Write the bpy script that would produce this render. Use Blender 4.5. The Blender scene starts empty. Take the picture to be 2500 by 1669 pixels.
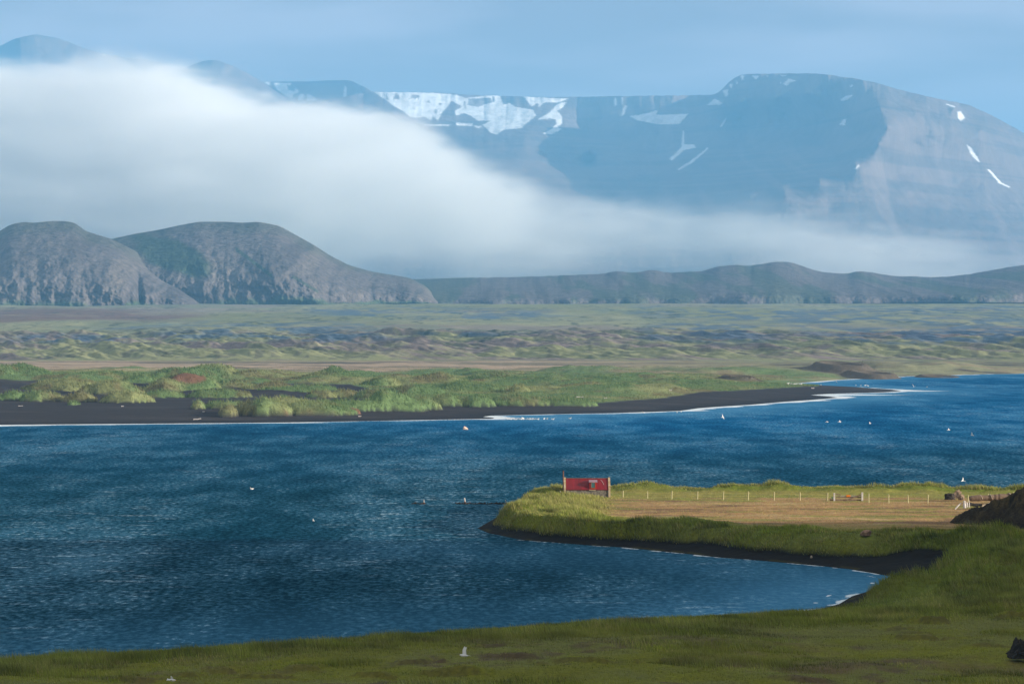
import bpy, bmesh, math, random
import numpy as np
from mathutils import Vector, Matrix

# ------------------------------------------------------------------ frame, camera, sky, sun
scene = bpy.context.scene
COL = scene.collection
F, CX, HZ, CAMZ = 6525.0, 1174.5, 752.0, 24.0     # focal length in photo units, centre, horizon row, eye height

cam_d = bpy.data.cameras.new('camera')
cam = bpy.data.objects.new('camera', cam_d); COL.objects.link(cam)
cam_d.sensor_width = 36; cam_d.lens = 100; cam_d.clip_start = 1.0; cam_d.clip_end = 90000
cam_d.shift_y = -32.0 / 2349.0
cam.location = (0, 0, CAMZ); cam.rotation_euler = (math.radians(90), 0, 0)
scene.camera = cam

SUN = Vector((4.07, -1.5, 1.0)).normalized()
sun_el = math.asin(SUN.z)
w = bpy.data.worlds.new('World'); scene.world = w; w.use_nodes = True
wn, wl = w.node_tree.nodes, w.node_tree.links
bg = wn['Background']; bg.inputs['Strength'].default_value = 0.056
sky = wn.new('ShaderNodeTexSky'); sky.sky_type = 'NISHITA'; sky.sun_disc = False
sky.sun_elevation = math.radians(13.0)
sky.sun_rotation = math.atan2(SUN.x, SUN.y)
sky.altitude = 100; sky.air_density = 1.0; sky.dust_density = 0.3; sky.ozone_density = 1.6
# thin high cloud veils in the sky
tc = wn.new('ShaderNodeTexCoord'); mp = wn.new('ShaderNodeMapping'); mp.inputs['Scale'].default_value = (5, 5, 26)
mp.inputs['Rotation'].default_value = (0, 0.12, 0)
nz = wn.new('ShaderNodeTexNoise'); nz.inputs['Scale'].default_value = 1.6; nz.inputs['Detail'].default_value = 5
nz.inputs['Roughness'].default_value = 0.45
rp = wn.new('ShaderNodeMapRange'); rp.inputs[1].default_value = 0.40; rp.inputs[2].default_value = 0.62
rp.inputs[3].default_value = 0.22; rp.inputs[4].default_value = 0.75
mx = wn.new('ShaderNodeMix'); mx.data_type = 'RGBA'
mx.inputs[7].default_value = (6.8, 5.9, 6.3, 1)
# unseen overhead veil, added to make the skylight on shaded ground less blue
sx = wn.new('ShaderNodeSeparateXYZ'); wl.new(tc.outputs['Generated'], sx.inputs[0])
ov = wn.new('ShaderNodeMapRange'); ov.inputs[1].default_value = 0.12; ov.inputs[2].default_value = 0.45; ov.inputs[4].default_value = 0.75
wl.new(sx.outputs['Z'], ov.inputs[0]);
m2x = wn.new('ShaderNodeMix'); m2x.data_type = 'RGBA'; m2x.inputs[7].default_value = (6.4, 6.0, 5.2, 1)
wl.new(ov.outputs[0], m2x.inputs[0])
wl.new(tc.outputs['Generated'], mp.inputs[0]); wl.new(mp.outputs[0], nz.inputs['Vector']); wl.new(nz.outputs[0], rp.inputs[0])
tn = wn.new('ShaderNodeMix'); tn.data_type = 'RGBA'; tn.blend_type = 'MULTIPLY'; tn.inputs[0].default_value = 1; tn.inputs[7].default_value = (.96, .60, .63, 1)
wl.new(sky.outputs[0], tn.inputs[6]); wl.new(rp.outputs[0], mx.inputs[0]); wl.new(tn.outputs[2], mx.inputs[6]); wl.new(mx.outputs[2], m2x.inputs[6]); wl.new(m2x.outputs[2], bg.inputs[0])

sl = bpy.data.lights.new('sun', 'SUN'); sl.energy = 5.0; sl.angle = math.radians(0.5); sl.color = (1.0, 0.90, 0.76)
so = bpy.data.objects.new('sun', sl); COL.objects.link(so)
so.rotation_euler = (-SUN).to_track_quat('-Z', 'Y').to_euler(); so.location = (200, -100, 300)

vs = scene.view_settings
vs.view_transform = 'Standard'; vs.look = 'None'; vs.exposure = 1.05; vs.gamma = 1.0; vs.use_curve_mapping = False
cy = scene.cycles
cy.use_denoising = True
try: cy.denoiser = 'OPENIMAGEDENOISE'
except Exception: pass
cy.max_bounces = 14; cy.diffuse_bounces = 2; cy.glossy_bounces = 2; cy.volume_bounces = 12
cy.transparent_max_bounces = 8; cy.volume_step_rate = 0.25; cy.volume_max_steps = 96
cy.use_adaptive_sampling = False
cy.sample_clamp_indirect = 4.0

# ------------------------------------------------------------------ numpy helpers
def at(u, v, D):                      # photo position + distance -> world point
    return ((u - CX) / F * D, D, CAMZ - (v - HZ) / F * D)
def on(u, v, z=0.0):                  # photo position on level z -> world x, y
    D = (CAMZ - z) * F / (v - HZ)
    return ((u - CX) / F * D, D)
def full(p): return [(a / 1.0643, b / 1.0643) for a, b in p]

def _h(ix, iy, s):
    n = (ix * 374761393 + iy * 668265263 + s * 974634777) & 0xffffffff
    n = ((n ^ (n >> 13)) * 1274126177) & 0xffffffff
    n = n ^ (n >> 16)
    return (n & 0xffff) / 32767.5 - 1.0
def vn(x, y, s=0):                    # value noise -1..1
    x = np.asarray(x, float); y = np.asarray(y, float)
    fx = np.floor(x); fy = np.floor(y)
    ix = fx.astype(np.int64); iy = fy.astype(np.int64)
    tx = x - fx; ty = y - fy
    tx = tx * tx * tx * (tx * (tx * 6 - 15) + 10); ty = ty * ty * ty * (ty * (ty * 6 - 15) + 10)
    a = _h(ix, iy, s); b = _h(ix + 1, iy, s); c = _h(ix, iy + 1, s); d = _h(ix + 1, iy + 1, s)
    return (a + (b - a) * tx) * (1 - ty) + (c + (d - c) * tx) * ty
def fbm(x, y, o=4, s=0, g=0.5, l=2.03):
    r = 0; a = 1.0; t = 0
    for k in range(o):
        r = r + a * vn(x + 17.3 * k, y - 9.1 * k, s + 31 * k); t += a
        c, q = 0.8 * l, 0.6 * l
        x, y = x * c - y * q, x * q + y * c
        a *= g
    return r / t
def fbm_s(x, y, o=4, s=0, g=0.5):     # no rotation (keeps streaks)
    r = 0; a = 1.0; t = 0
    for k in range(o):
        r = r + a * vn(x + 7.3 * k, y + 3.1 * k, s + 31 * k); t += a
        x = x * 2.03; y = y * 2.03; a *= g
    return r / t
def ss(a, b, x):
    t = np.clip((x - a) / (b - a), 0, 1); return t * t * (3 - 2 * t)
def seg_dist(X, Y, pts, closed=True):
    d = np.full(X.shape, 1e18)
    n = len(pts)
    for i in range(n if closed else n - 1):
        ax, ay = pts[i]; bx, by = pts[(i + 1) % n]
        dx, dy = bx - ax, by - ay
        t = np.clip(((X - ax) * dx + (Y - ay) * dy) / (dx * dx + dy * dy + 1e-12), 0, 1)
        q = (X - ax - t * dx) ** 2 + (Y - ay - t * dy) ** 2
        np.minimum(d, q, out=d)
    return np.sqrt(d)
def inside(X, Y, pts):
    r = np.zeros(X.shape, bool); n = len(pts)
    for i in range(n):
        ax, ay = pts[i]; bx, by = pts[(i + 1) % n]
        if ay == by: continue
        c = ((ay > Y) != (by > Y)) & (X < (bx - ax) * (Y - ay) / (by - ay) + ax)
        r ^= c
    return r
def sdf(X, Y, pts):                   # positive on land
    d = seg_dist(X, Y, pts)
    return np.where(inside(X, Y, pts), d, -d)

def grid_mesh(name, X, Y, Z, cols=None, attrs=None, smooth=True, flip=False):
    r, c = X.shape
    co = np.stack([X, Y, Z], -1).reshape(-1, 3).astype(np.float32)
    i = np.arange(r * c).reshape(r, c)
    q = [i[:-1, :-1], i[:-1, 1:], i[1:, 1:], i[1:, :-1]]
    if flip: q = q[::-1]
    q = np.stack(q, -1).reshape(-1, 4)
    me = bpy.data.meshes.new(name)
    me.vertices.add(len(co)); me.vertices.foreach_set('co', co.ravel())
    me.loops.add(q.size); me.loops.foreach_set('vertex_index', q.ravel().astype(np.int32))
    me.polygons.add(len(q)); me.polygons.foreach_set('loop_start', (np.arange(len(q)) * 4).astype(np.int32))
    me.polygons.foreach_set('loop_total', np.full(len(q), 4, np.int32))
    me.update(calc_edges=True)
    if smooth: me.polygons.foreach_set('use_smooth', np.ones(len(q), bool))
    if cols is not None:
        a = me.color_attributes.new('Col', 'FLOAT_COLOR', 'POINT')
        cc = np.ones((r * c, 4), np.float32); cc[:, :3] = cols.reshape(-1, 3)
        a.data.foreach_set('color', cc.ravel())
    for k, v in (attrs or {}).items():
        a = me.attributes.new(k, 'FLOAT', 'POINT'); a.data.foreach_set('value', v.astype(np.float32).ravel())
    return me
def tri_mesh(name, co, tris, cols=None):
    me = bpy.data.meshes.new(name)
    me.vertices.add(len(co)); me.vertices.foreach_set('co', co.astype(np.float32).ravel())
    me.loops.add(tris.size); me.loops.foreach_set('vertex_index', tris.astype(np.int32).ravel())
    me.polygons.add(len(tris)); me.polygons.foreach_set('loop_start', (np.arange(len(tris)) * 3).astype(np.int32))
    me.polygons.foreach_set('loop_total', np.full(len(tris), 3, np.int32))
    me.update(calc_edges=True)
    if cols is not None:
        a = me.color_attributes.new('Col', 'FLOAT_COLOR', 'POINT')
        cc = np.ones((len(co), 4), np.float32); cc[:, :3] = cols
        a.data.foreach_set('color', cc.ravel())
    return me
def link(name, me, mat=None, parent=None, loc=None, **props):
    o = bpy.data.objects.new(name, me); COL.objects.link(o)
    if mat: me.materials.append(mat)
    if parent: o.parent = parent
    if loc: o.location = loc
    for k, v in props.items(): o[k] = v
    return o

# ------------------------------------------------------------------ materials
def new_mat(name):
    m = bpy.data.materials.new(name); m.use_nodes = True
    return m, m.node_tree.nodes, m.node_tree.links, m.node_tree.nodes['Principled BSDF']
def attr_mat(name, scales, amt, bump=0.3, bump_scale=2.0, bump_dist=0.1, rough=0.95, stretch=(1, 1, 1), spec=0.1):
    """vertex colour (the surface's own colour) broken up by procedural noise"""
    m, n, l, p = new_mat(name)
    p.inputs['Roughness'].default_value = rough; p.inputs['Specular IOR Level'].default_value = spec
    a = n.new('ShaderNodeAttribute'); a.attribute_name = 'Col'
    tc = n.new('ShaderNodeTexCoord'); mp = n.new('ShaderNodeMapping'); mp.inputs['Scale'].default_value = stretch
    l.new(tc.outputs['Object'], mp.inputs[0])
    last = a.outputs['Color']
    for s, k in zip(scales, amt):
        z = n.new('ShaderNodeTexNoise'); z.inputs['Scale'].default_value = s; z.inputs['Detail'].default_value = 4
        z.inputs['Roughness'].default_value = 0.6
        l.new(mp.outputs[0], z.inputs['Vector'])
        r = n.new('ShaderNodeMapRange'); r.inputs[1].default_value = 0.3; r.inputs[2].default_value = 0.7
        r.inputs[3].default_value = 1 - k; r.inputs[4].default_value = 1 + k; l.new(z.outputs[0], r.inputs[0])
        v = n.new('ShaderNodeVectorMath'); v.operation = 'SCALE'
        l.new(last, v.inputs[0]); l.new(r.outputs[0], v.inputs['Scale']); last = v.outputs[0]
    l.new(last, p.inputs['Base Color'])
    if bump:
        z = n.new('ShaderNodeTexNoise'); z.inputs['Scale'].default_value = bump_scale; z.inputs['Detail'].default_value = 6
        l.new(mp.outputs[0], z.inputs['Vector'])
        b = n.new('ShaderNodeBump'); b.inputs['Strength'].default_value = bump; b.inputs['Distance'].default_value = bump_dist
        l.new(z.outputs[0], b.inputs['Height']); l.new(b.outputs[0], p.inputs['Normal'])
    return m
def lin(r, g, b):
    f = lambda c: (c / 255 / 12.92) if c / 255 <= 0.04045 else ((c / 255 + 0.055) / 1.055) ** 2.4
    return np.array([f(r), f(g), f(b)])

# ------------------------------------------------------------------ the ground, one sheet
near_shore = [(900, 384), (100, 384), (60, 385), (30, 386), (12, 389), (4, 391), (1, 386), (-1.2, 368),
    on(1095, 1211), on(1120, 1222), on(1200, 1238), on(1275, 1244), on(1350, 1250), on(1430, 1255), on(1500, 1262), on(1580, 1270), on(1650, 1278),
    on(1720, 1283), on(1800, 1290), on(1880, 1297), on(1950, 1305), on(2010, 1315), on(2065, 1325), on(2060, 1334), on(2020, 1346), on(1985, 1357),
    on(1955, 1366), on(1925, 1384), on(1890, 1394), on(1850, 1400)]
for u, d in ((1700, 238), (1450, 232), (1150, 225), (870, 218), (600, 212), (350, 207), (0, 201), (-400, 195)):
    near_shore.append(((u - CX) / F * d, d))
near_shore += [(-300, 170), (-900, 120), (-900, -900), (900, -900)]
far_pts = [(-9000, 1150), (-3000, 1000), (-900, 978), (0, 974), (250, 972), (500, 970), (650, 968.5), (800, 966), (950, 963), (1128, 960), (1135, 957.5), (1108, 955.5), (1125, 953),
    (1250, 950), (1400, 947), (1500, 944), (1560, 942), (1600, 936), (1640, 933), (1720, 928), (1800, 921), (1860, 917), (1921, 911.5), (1905, 909), (1860, 905.5), (1900, 903),
    (1970, 901), (2030, 899.3), (2068, 896.5), (2045, 893), (1960, 889.5), (1880, 887), (1835, 885.5), (1812, 881), (1840, 877.5), (1900, 872.5), (1960, 868.5), (2010, 865.5),
    (2080, 862.5), (2160, 860.5), (2260, 857.5), (2349, 856), (2600, 853)]
far_shore = [on(u, v) for u, v in far_pts] + [(1500, 1900), (9000, 1700), (9000, 30000), (-9000, 30000)]
far_shore[0] = (-9000, 600); far_shore[1] = (-900, 690)

NPROF = [(150, 3.3), (165, 3.0), (185, 2.55), (215, 2.2), (260, 2.3), (320, 2.2), (400, 2.15)]
FPROF = [(690, 1.6), (780, 2.0), (900, 2.4), (1100, 3.0), (1500, 3.4), (1640, 4.0), (1720, 5.0), (1850, 8.0), (2100, 14.0), (2300, 17.8), (2700, 25.0), (3200, 35.0), (4400, 59.0), (6000, 80)]
# dune mounds: photo x, base row, half width, height (full-size pixels), kind
MOUNDS = [(95, 981, 58, 25), (25, 978, 38, 26), (193, 982, 38, 23), (175, 989, 11, 10), (300, 984, 64, 28), (385, 973, 60, 17), (140, 963, 95, 27), (265, 968, 72, 27),
    (430, 960, 88, 32), (50, 937, 78, 20), (220, 935, 150, 17), (430, 938, 92, 27), (537, 973, 80, 22), (481, 1001, 19, 18), (547, 1000, 46, 22), (552, 1020, 23, 22),
    (635, 1018, 72, 30), (765, 1015, 98, 23), (700, 1003, 70, 24), (692, 983, 22, 15), (775, 973, 35, 17), (840, 972, 34, 15), (840, 1002, 84, 24), (655, 954, 72, 12),
    (690, 963, 62, 9), (760, 957, 66, 13), (598, 934, 34, 16), (820, 937, 86, 17), (492, 935, 76, 27), (955, 998, 72, 36), (1030, 993, 42, 20), (1090, 987, 40, 22),
    (1163, 987, 40, 22), (1260, 985, 90, 18), (1390, 984, 80, 12), (1268, 963, 28, 13), (930, 950, 62, 22), (1080, 942, 62, 15), (915, 975, 60, 20), (1020, 965, 70, 15),
    (1150, 962, 80, 14), (1200, 940, 60, 14), (340, 950, 60, 20), (560, 952, 70, 18), (-60, 980, 60, 24), (-120, 975, 60, 24), (-80, 940, 90, 20)]
BROWN_MOUNDS = [(700, 998, 42, 20), (655, 1008, 26, 16), (455, 952, 50, 20), (512, 955, 30, 16), (880, 992, 36, 10), (1330, 950, 60, 22), (1100, 932, 40, 12), (1230, 948, 50, 12)]

SCARS = [(2268, 1470, 40, .55), (2185, 1490, 45, .25), (2240, 1521, 90, .35), (2240, 1505, 38, .25), (2480, 1458, 45, .5), (440, 1636, 60, .35), (640, 1638, 80, .3), (1010, 1595, 70, .3), (1120, 1632, 90, .35), (900, 1642, 60, .3),
    (1250, 1585, 60, .25), (1200, 1548, 70, .2), (740, 1610, 70, .2), (1420, 1600, 120, .3), (1650, 1585, 70, .2), (540, 1612, 50, .25), (2420, 1545, 60, .2), (1960, 1640, 90, .2), (350, 1655, 90, .3)]
def scars(X, Y):
    hs = np.zeros(X.shape); cs = np.zeros(X.shape)
    for i, (u, v, hw, hh) in enumerate(SCARS):
        cx_, cy_ = on(u / 1.0643, v / 1.0643, 3.0); w_ = hw / 6944 * cy_
        sel = (np.abs(X - cx_) < w_ * 2.2) & (np.abs(Y - cy_) < 6)
        if not sel.any(): continue
        xs, ys = X[sel], Y[sel]
        yy = ys - cy_ + 2.2 * fbm(xs / 1.8 + i, ys / 3, 4, 93)
        fade = ss(1.25, .2, np.abs(xs - cx_) / w_ + .9 * fbm(xs / .9, ys / 1.2, 4, 95 + i))
        hs[sel] += hh * fade * ss(-.5, .1, yy) * ss(4.5, .5, yy)
        cs[sel] = np.maximum(cs[sel], fade * ss(-1.0, -.4, yy) * ss(.9, .0, yy))
    return hs, cs
def near_height(X, Y):
    sn = sdf(X, Y, near_shore)
    U = CX + X / np.maximum(Y, 30) * F
    # near land -----------------------------------------------------------------
    top = np.interp(Y, [p[0] for p in NPROF], [p[1] for p in NPROF])
    bw = 1.0 + 1.0 * ss(900, 1300, U) * ss(245, 262, Y) * ss(360, 335, Y) + 1.4 * ss(1420, 1550, U) * ss(262, 280, Y) * ss(335, 315, Y) + 4.0 * ss(1850, 2100, U) * ss(254, 264, Y) * ss(320, 300, Y)   # beach width
    wob = fbm(X / 5, Y / 5, 3, 5)
    bw = bw * (1 + 0.35 * wob)
    bank = 2.4 + 0.8 * wob
    zn = np.where(sn < 0, np.maximum(sn * 0.25, -6), 0.16 * np.minimum(sn, bw) + (top - 0.16 * bw) * ss(0, 1, (sn - bw) / bank) )
    sl = np.interp(U, [0, 870, 1450, 1850, 2100], [.24, .21, .165, .095, .085])
    zs = top * (1 - np.exp(-np.maximum(sn, 0) * sl / top * 1.15)) * .98
    kn = ss(258, 246, Y); zn = np.where(sn < 0, zn, zn * (1 - kn) + zs * kn)
    zn += ss(0, 3, sn) * (0.10 * fbm(X / 3.0, Y / 3.5, 4, 9)) + 0.04 * fbm(X / .6, Y / .6, 3, 19) * ss(0, 1, sn)
    hum = np.exp(-((sn - bw - bank - 2.6) / np.where(Y > 290, 3.2, 4.5)) ** 2)                                      # hummocky rim
    zn += hum * (0.22 + 1.15 * fbm(X / 6.0, Y / 5.0, 4, 44)) * ss(0, 2, sn) * (1 - .85 * kn)
    hr = ss(2000, 2200, U) * ss(225, 245, Y) * ss(312, 296, Y)
    zn += hr * ss(306, 284, Y) * (1.5 * fbm(X / 7, Y / 8, 4, 61) + 0.3)
    slope = ss(215, 190, Y) * ss(2, 14, sn - bw - bank)
    zn += slope * (0.42 * fbm(X / 11, Y / 12, 3, 71) + 0.10 * fbm(X / 2.2, Y / 2.4, 3, 72))
    zn = np.where(Y < 152, np.minimum(21.9 - 0.128 * np.maximum(Y, 0), 30), zn * 1.0)
    # lift the spit's outer rim a little, hollow of the field
    zn += 0.35 * ss(372, 380, Y) * ss(1380, 1500, U) * ss(0, 3, sn)
    hs_, cs_ = scars(X, Y); zn = zn + hs_
    return zn, dict(scar=cs_, sn=sn, U=U, bw=bw, bank=bank, hum=hum, hr=hr, wob=wob, slope=slope)

def far_height(X, Y):
    sf = sdf(X, Y, far_shore); U = CX + X / np.maximum(Y, 30) * F
    # far land ------------------------------------------------------------------
    base = np.interp(Y, [p[0] for p in FPROF], [p[1] for p in FPROF])
    rise = ss(0, 1, sf / 60.0) * 0.75 + 0.25 * np.clip(sf / 14.0, 0, 1)
    zf = np.where(sf < 0, np.maximum(sf * 0.05, -6), base * rise)
    g = np.zeros(X.shape); br = np.zeros(X.shape)
    for i, (mu, mv, hw, hh) in enumerate(MOUNDS):
        cu, cv = mu / 1.0643, mv / 1.0643
        z0 = float(np.interp(cv, [930, 944, 952, 958], [2.1, 1.5, 0.85, 0.6]))
        d0 = (CAMZ - z0) * F / (cv - HZ)
        w_ = hw / 1.0643 / F * d0; h_ = hh / 1.0643 / F * d0 * 1.05
        w_ *= 1.12
        ry = max(w_ * 0.9, 6.0) if w_ < 12 else 13 + w_ * 0.75
        cx_, cy_ = (cu - CX) / F * d0, d0 + ry * 0.75
        sel = (np.abs(X - cx_) < w_ * 1.5) & (np.abs(Y - cy_) < ry * 1.5)
        if not sel.any(): continue
        xs, ys = X[sel], Y[sel]
        q = ((xs - cx_) / w_) ** 2 + ((ys - cy_) / ry) ** 2
        q = q * (1 + 0.75 * fbm(xs / 11 + i, ys / 14, 4, 90 + i))
        e = np.clip(1 - q, 0, 1)
        hgt = h_ * e ** 0.72 * (1 + 0.55 * fbm(xs / 9, ys / 11, 4, 33))
        g[sel] = np.maximum(g[sel], np.clip(e * 6, 0, 1))
        zz = zf[sel]; zf[sel] = np.maximum(zz, zz * 0.35 + hgt + 1.2 * np.clip(e * 6, 0, 1)) 
    for (mu, mv, hw, hh) in BROWN_MOUNDS:
        cu, cv = mu / 1.0643, mv / 1.0643
        d0 = (CAMZ - 3) * F / (cv - HZ); w_ = hw / 1.0643 / F * d0
        sel = (np.abs(X - (cu - CX) / F * d0) < w_ * 1.4) & (np.abs(Y - d0 - w_ * .5) < w_ * 2.4)
        if sel.any():
            xs, ys = X[sel], Y[sel]
            q = ((xs - (cu - CX) / F * d0) / w_) ** 2 + ((ys - d0 - w_ * .5) / (w_ * 1.6)) ** 2
            br[sel] = np.maximum(br[sel], ss(1.0, 0.5, q + 0.6 * fbm(xs / 6, ys / 6, 3, 55)))
    dz = ss(880, 960, Y) * ss(1500, 1330, Y) * ss(10, 60, sf) * ss(1900, 1500, U)
    du = fbm(X / 34, Y / 48, 4, 121)
    zf += dz * np.clip(du * 5.0 + 0.8, 0, 5) * (0.8 + 0.3 * fbm(X / 9, Y / 12, 3, 8))
    dr = ss(1500, 1900, U) * ss(1180, 1240, Y) * ss(1650, 1450, Y) * ss(0, 40, sf)
    zf += dr * np.clip(fbm(X / 40, Y / 50, 3, 131) * 6 + 0.4, 0, 6)
    # the two dark craters by the inlet
    for cu, cv, rr, hh in ((1935, 846, 17, 3.8), (2010, 851, 13, 3.0), (1700, 862, 9, 1.8), (2160, 849, 12, 2.0)):
        cx_, cy_ = on(cu, cv, 3.5)
        r_ = np.hypot((X - cx_) / (rr * .7), (Y - cy_ - 10) / (rr * 1.5)) * (1 + .2 * fbm(X / 9, Y / 12, 2, 77))
        zf += hh * np.exp(-((r_ - 1.0) / 0.38) ** 2)
    # eroded slope and upper plain
    sl_ = ss(1690, 1800, Y) * ss(2700, 2250, Y)
    zf += sl_ * (5.0 * fbm(X / 70 + Y / 160, Y / 190, 5, 141, .55) + 5.0 * np.abs(fbm(X / 30 + Y / 60, Y / 100, 5, 142, .6)) + 3.4 * fbm(X / 14 + Y / 40, Y / 60, 4, 143))
    up = ss(2200, 2600, Y)
    zf += up * ss(5200, 4300, Y) * (4.5 * fbm(X / 130, Y / 170, 4, 151) + 1.2 * fbm(X / 30, Y / 60, 3, 152))
    pl = ss(1350, 1480, Y) * ss(1720, 1640, Y)
    zf += pl * (0.7 * np.abs(fbm(X / 20, Y / 60, 4, 161)))
    return zf, dict(sf=sf, U=U, g=g, br=br, du=du, dz=dz)

def mix(c, k, col):
    return c * (1 - k[..., None]) + np.asarray(col) * k[..., None]
C_LONG = np.array([0.115, 0.150, 0.018]); C_DRY = np.array([0.27, 0.215, 0.09]); C_SHORT = np.array([0.135, 0.142, 0.008])
C_SOIL = np.array([0.060, 0.042, 0.026]); C_BLACK = np.array([0.0085, 0.0072, 0.0062]); C_TURF = np.array([0.34, 0.20, 0.090])
def near_color(X, Y, z, m):
    U, sn = m['U'], m['sn']
    n1 = fbm(X / 6, Y / 8, 4, 201); n2 = fbm(X / 1.6, Y / 2.4, 4, 202); n3 = fbm(X / 18, Y / 20, 3, 203)
    # ---- near
    c = np.broadcast_to(C_SHORT, X.shape + (3,)).copy()
    c = mix(c, ss(0.0, 0.5, n1 + 0.3) * 0.5, (0.13, 0.135, 0.045))
    soil = ss(0.12, 0.42, n1 * 0.7 + n2 * 0.5 + 0.12 * n3) * m['slope']
    c = mix(c, soil * 0.85, (0.085, 0.058, 0.030))
    c = mix(c, ss(0.05, .5, n3 + .3 * n2) * m['slope'] * 0.7, (0.125, 0.09, 0.04))
    c = mix(c, ss(.1, .5, m['scar'] + .3 * n2 * (m['scar'] > .02)) * .45, (0.070, 0.047, 0.024))
    fld = ss(300, 322, Y) * ss(0, 3, sn - m['bw'] - m['bank'] - 3)
    brn = fld * ss(-0.25, 0.35, n3 + 0.65 * ss(1400, 1900, U) + 0.9 * n1 - 0.35 + 0.5 * ss(366, 356, Y) - 1.2 * ss(364, 370, Y)) * ss(1290, 1480, U)
    c = mix(c, fld * 0.75, (0.29, 0.25, 0.070))
    c = mix(c, brn * 0.95, C_TURF)
    c = mix(c, brn * ss(0.0, 0.4, fbm(X / 9, Y / 2.6, 4, 207)) * 0.8, (0.14, 0.080, 0.05))
    c = mix(c, brn * ss(0.2, 0.45, fbm(X / 8, Y / 1.8, 4, 208)) * 0.6, (0.42, 0.30, 0.15))
    c = mix(c, fld * ss(0.05, 0.4, fbm(X / 7, Y / 2.6, 4, 209)) * 0.6, (0.15, 0.18, 0.03))
    rim = np.clip(m['hum'] * 1.2, 0, 1)
    c = mix(c, rim * 0.8, C_LONG * 0.9)
    c = mix(c, m['hr'] * ss(-.2, .3, n1) * 0.8, C_LONG)
    shore = ss(0.35, -0.25, (sn - m['bw'] - m['bank'] * 0.30) / 1.0)
    c = mix(c, shore, C_BLACK)
    c = mix(c, ss(0.5, 0.0, np.abs(sn - 0.5)) * 0.35 * ss(.0, .4, n2), (0.09, 0.085, 0.012))
    return c
def far_color(X, Y, z, m):
    U, sf = m['U'], m['sf']
    V = HZ + (CAMZ - z) / np.maximum(Y, 1) * F
    f1 = fbm(X / 30, Y / 45, 4, 211); f2 = fbm(X / 7, Y / 12, 4, 212); f3 = fbm(X / 160, Y / 260, 4, 213)
    GR = np.array([0.125, 0.190, 0.078]); G2 = np.array([0.215, 0.235, 0.105]); PL = np.array([0.40, 0.30, 0.215]); SND = np.array([0.036, 0.034, 0.038])
    c = np.broadcast_to(GR, X.shape + (3,)).copy()
    c = mix(c, ss(-0.1, 0.3, f1), G2)
    c = mix(c, ss(0.15, 0.45, f2 + f1 * 0.4) * 0.6, (0.15, 0.12, 0.065))
    c = mix(c, m['br'], (0.17, 0.095, 0.06))
    vs_ = np.interp(U, [0, 60, 300, 500, 800, 860, 900, 1000, 1350, 1400, 1500, 1600, 1740, 1870, 1900, 1925], [868, 872, 878, 878, 880, 895, 922, 931, 925, 921, 915, 900, 891, 886, 880, 870])
    sand = ss(-2.0, 2.0, V - vs_ + 2.5 * f2) * (1 - ss(.25, .6, m['g'])) * (Y > 560)
    lown = ss(0.0, 0.12, f1 + 0.05) * ss(925, 915, V) * ss(890, 950, U)
    sand = np.clip(sand, 0, 1)
    # flat plain
    plain = ss(1250, 1420, Y + 120 * f1) * ss(1730, 1640, Y + 30 * f1) 
    c = mix(c, plain * (0.95 - 0.55 * ss(1150, 1800, U)), PL)
    c = mix(c, plain * ss(.05, .35, fbm(X / 60, Y / 22, 4, 215)) * .75, (0.16, 0.15, 0.10))
    c = mix(c, plain * ss(.2, .4, fbm(X / 50, Y / 18, 4, 216)) * .75, (0.07, 0.065, 0.06))
    # slope with erosion streaks
    st = fbm_s(X / 60 + Y / 110, Y / 200 - X / 300, 5, 221, .6)
    slp = ss(1660, 1720, Y)
    SO = np.array([0.235, 0.190, 0.170]); SG = np.array([0.27, 0.285, 0.13]); LU = np.array([0.07, 0.125, 0.20])
    s = np.broadcast_to(SO, X.shape + (3,)).copy()
    gfac = ss(-0.12, 0.22, st + 0.25 * ss(1950, 1750, Y) - 0.12 * ss(2000, 2300, Y) + .15 * f3)
    s = mix(s, gfac * 0.85, SG)
    s = mix(s, ss(.05, .4, fbm(X / 7 + Y / 30, Y / 26, 4, 224)) * .55, (0.33, 0.33, 0.17)); s = mix(s, ss(.1, .4, fbm(X / 6, Y / 22, 4, 225)) * .5, (0.11, 0.10, 0.09))
    dark = ss(0.2, 0.42, fbm(X / 25, Y / 70, 4, 223))
    s = mix(s, dark * 0.5, (0.06, 0.075, 0.05))
    c = mix(c, slp, s)
    upn = ss(2280, 2420, Y + 100 * f3)
    un = fbm(X / 260, Y / 420, 4, 231)
    s = np.broadcast_to(np.array([0.27, 0.275, 0.16]), X.shape + (3,)).copy()
    s = mix(s, ss(0.0, 0.3, un), (0.24, 0.215, 0.175))
    s = mix(s, ss(0.0, 0.3, fbm(X / 80, Y / 300, 4, 233)) * 0.6, (0.17, 0.20, 0.13))
    c = mix(c, upn, s)
    # named areas (photo rows on the plain): lupin patches, hay fields, bare earth
    fr = ss(2100, 2200, Y)
    def area(u0, v0, u1, v1, slant=0.0, k=0.35, sc=1.0, seed=0):
        uu = (U - (u0 + u1) / 2) / ((u1 - u0) / 2); vv = (V - (v0 + v1) / 2 - slant * (U - (u0 + u1) / 2)) / ((v1 - v0) / 2)
        q = np.sqrt(uu ** 2 + vv ** 2)
        return ss(1.0 + k, 1.0 - k, q + 0.7 * fbm(X / 90 * sc, Y / 300 * sc, 4, 240 + seed)) * ss(1900, 2000, Y)
    for a in ((800, 696, 1500, 712, -.002), (1180, 700, 1850, 726, .012), (450, 716, 900, 742, 0.0), (1850, 690, 2330, 700, 0)):
        c = mix(c, area(*a[:4], slant=a[4], seed=1) * 0.8, (0.21, 0.22, 0.10))
    c = mix(c, area(-200, 706, 430, 738, seed=2) * 0.85, (0.155, 0.095, 0.085))
    lup = np.zeros(X.shape)
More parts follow.
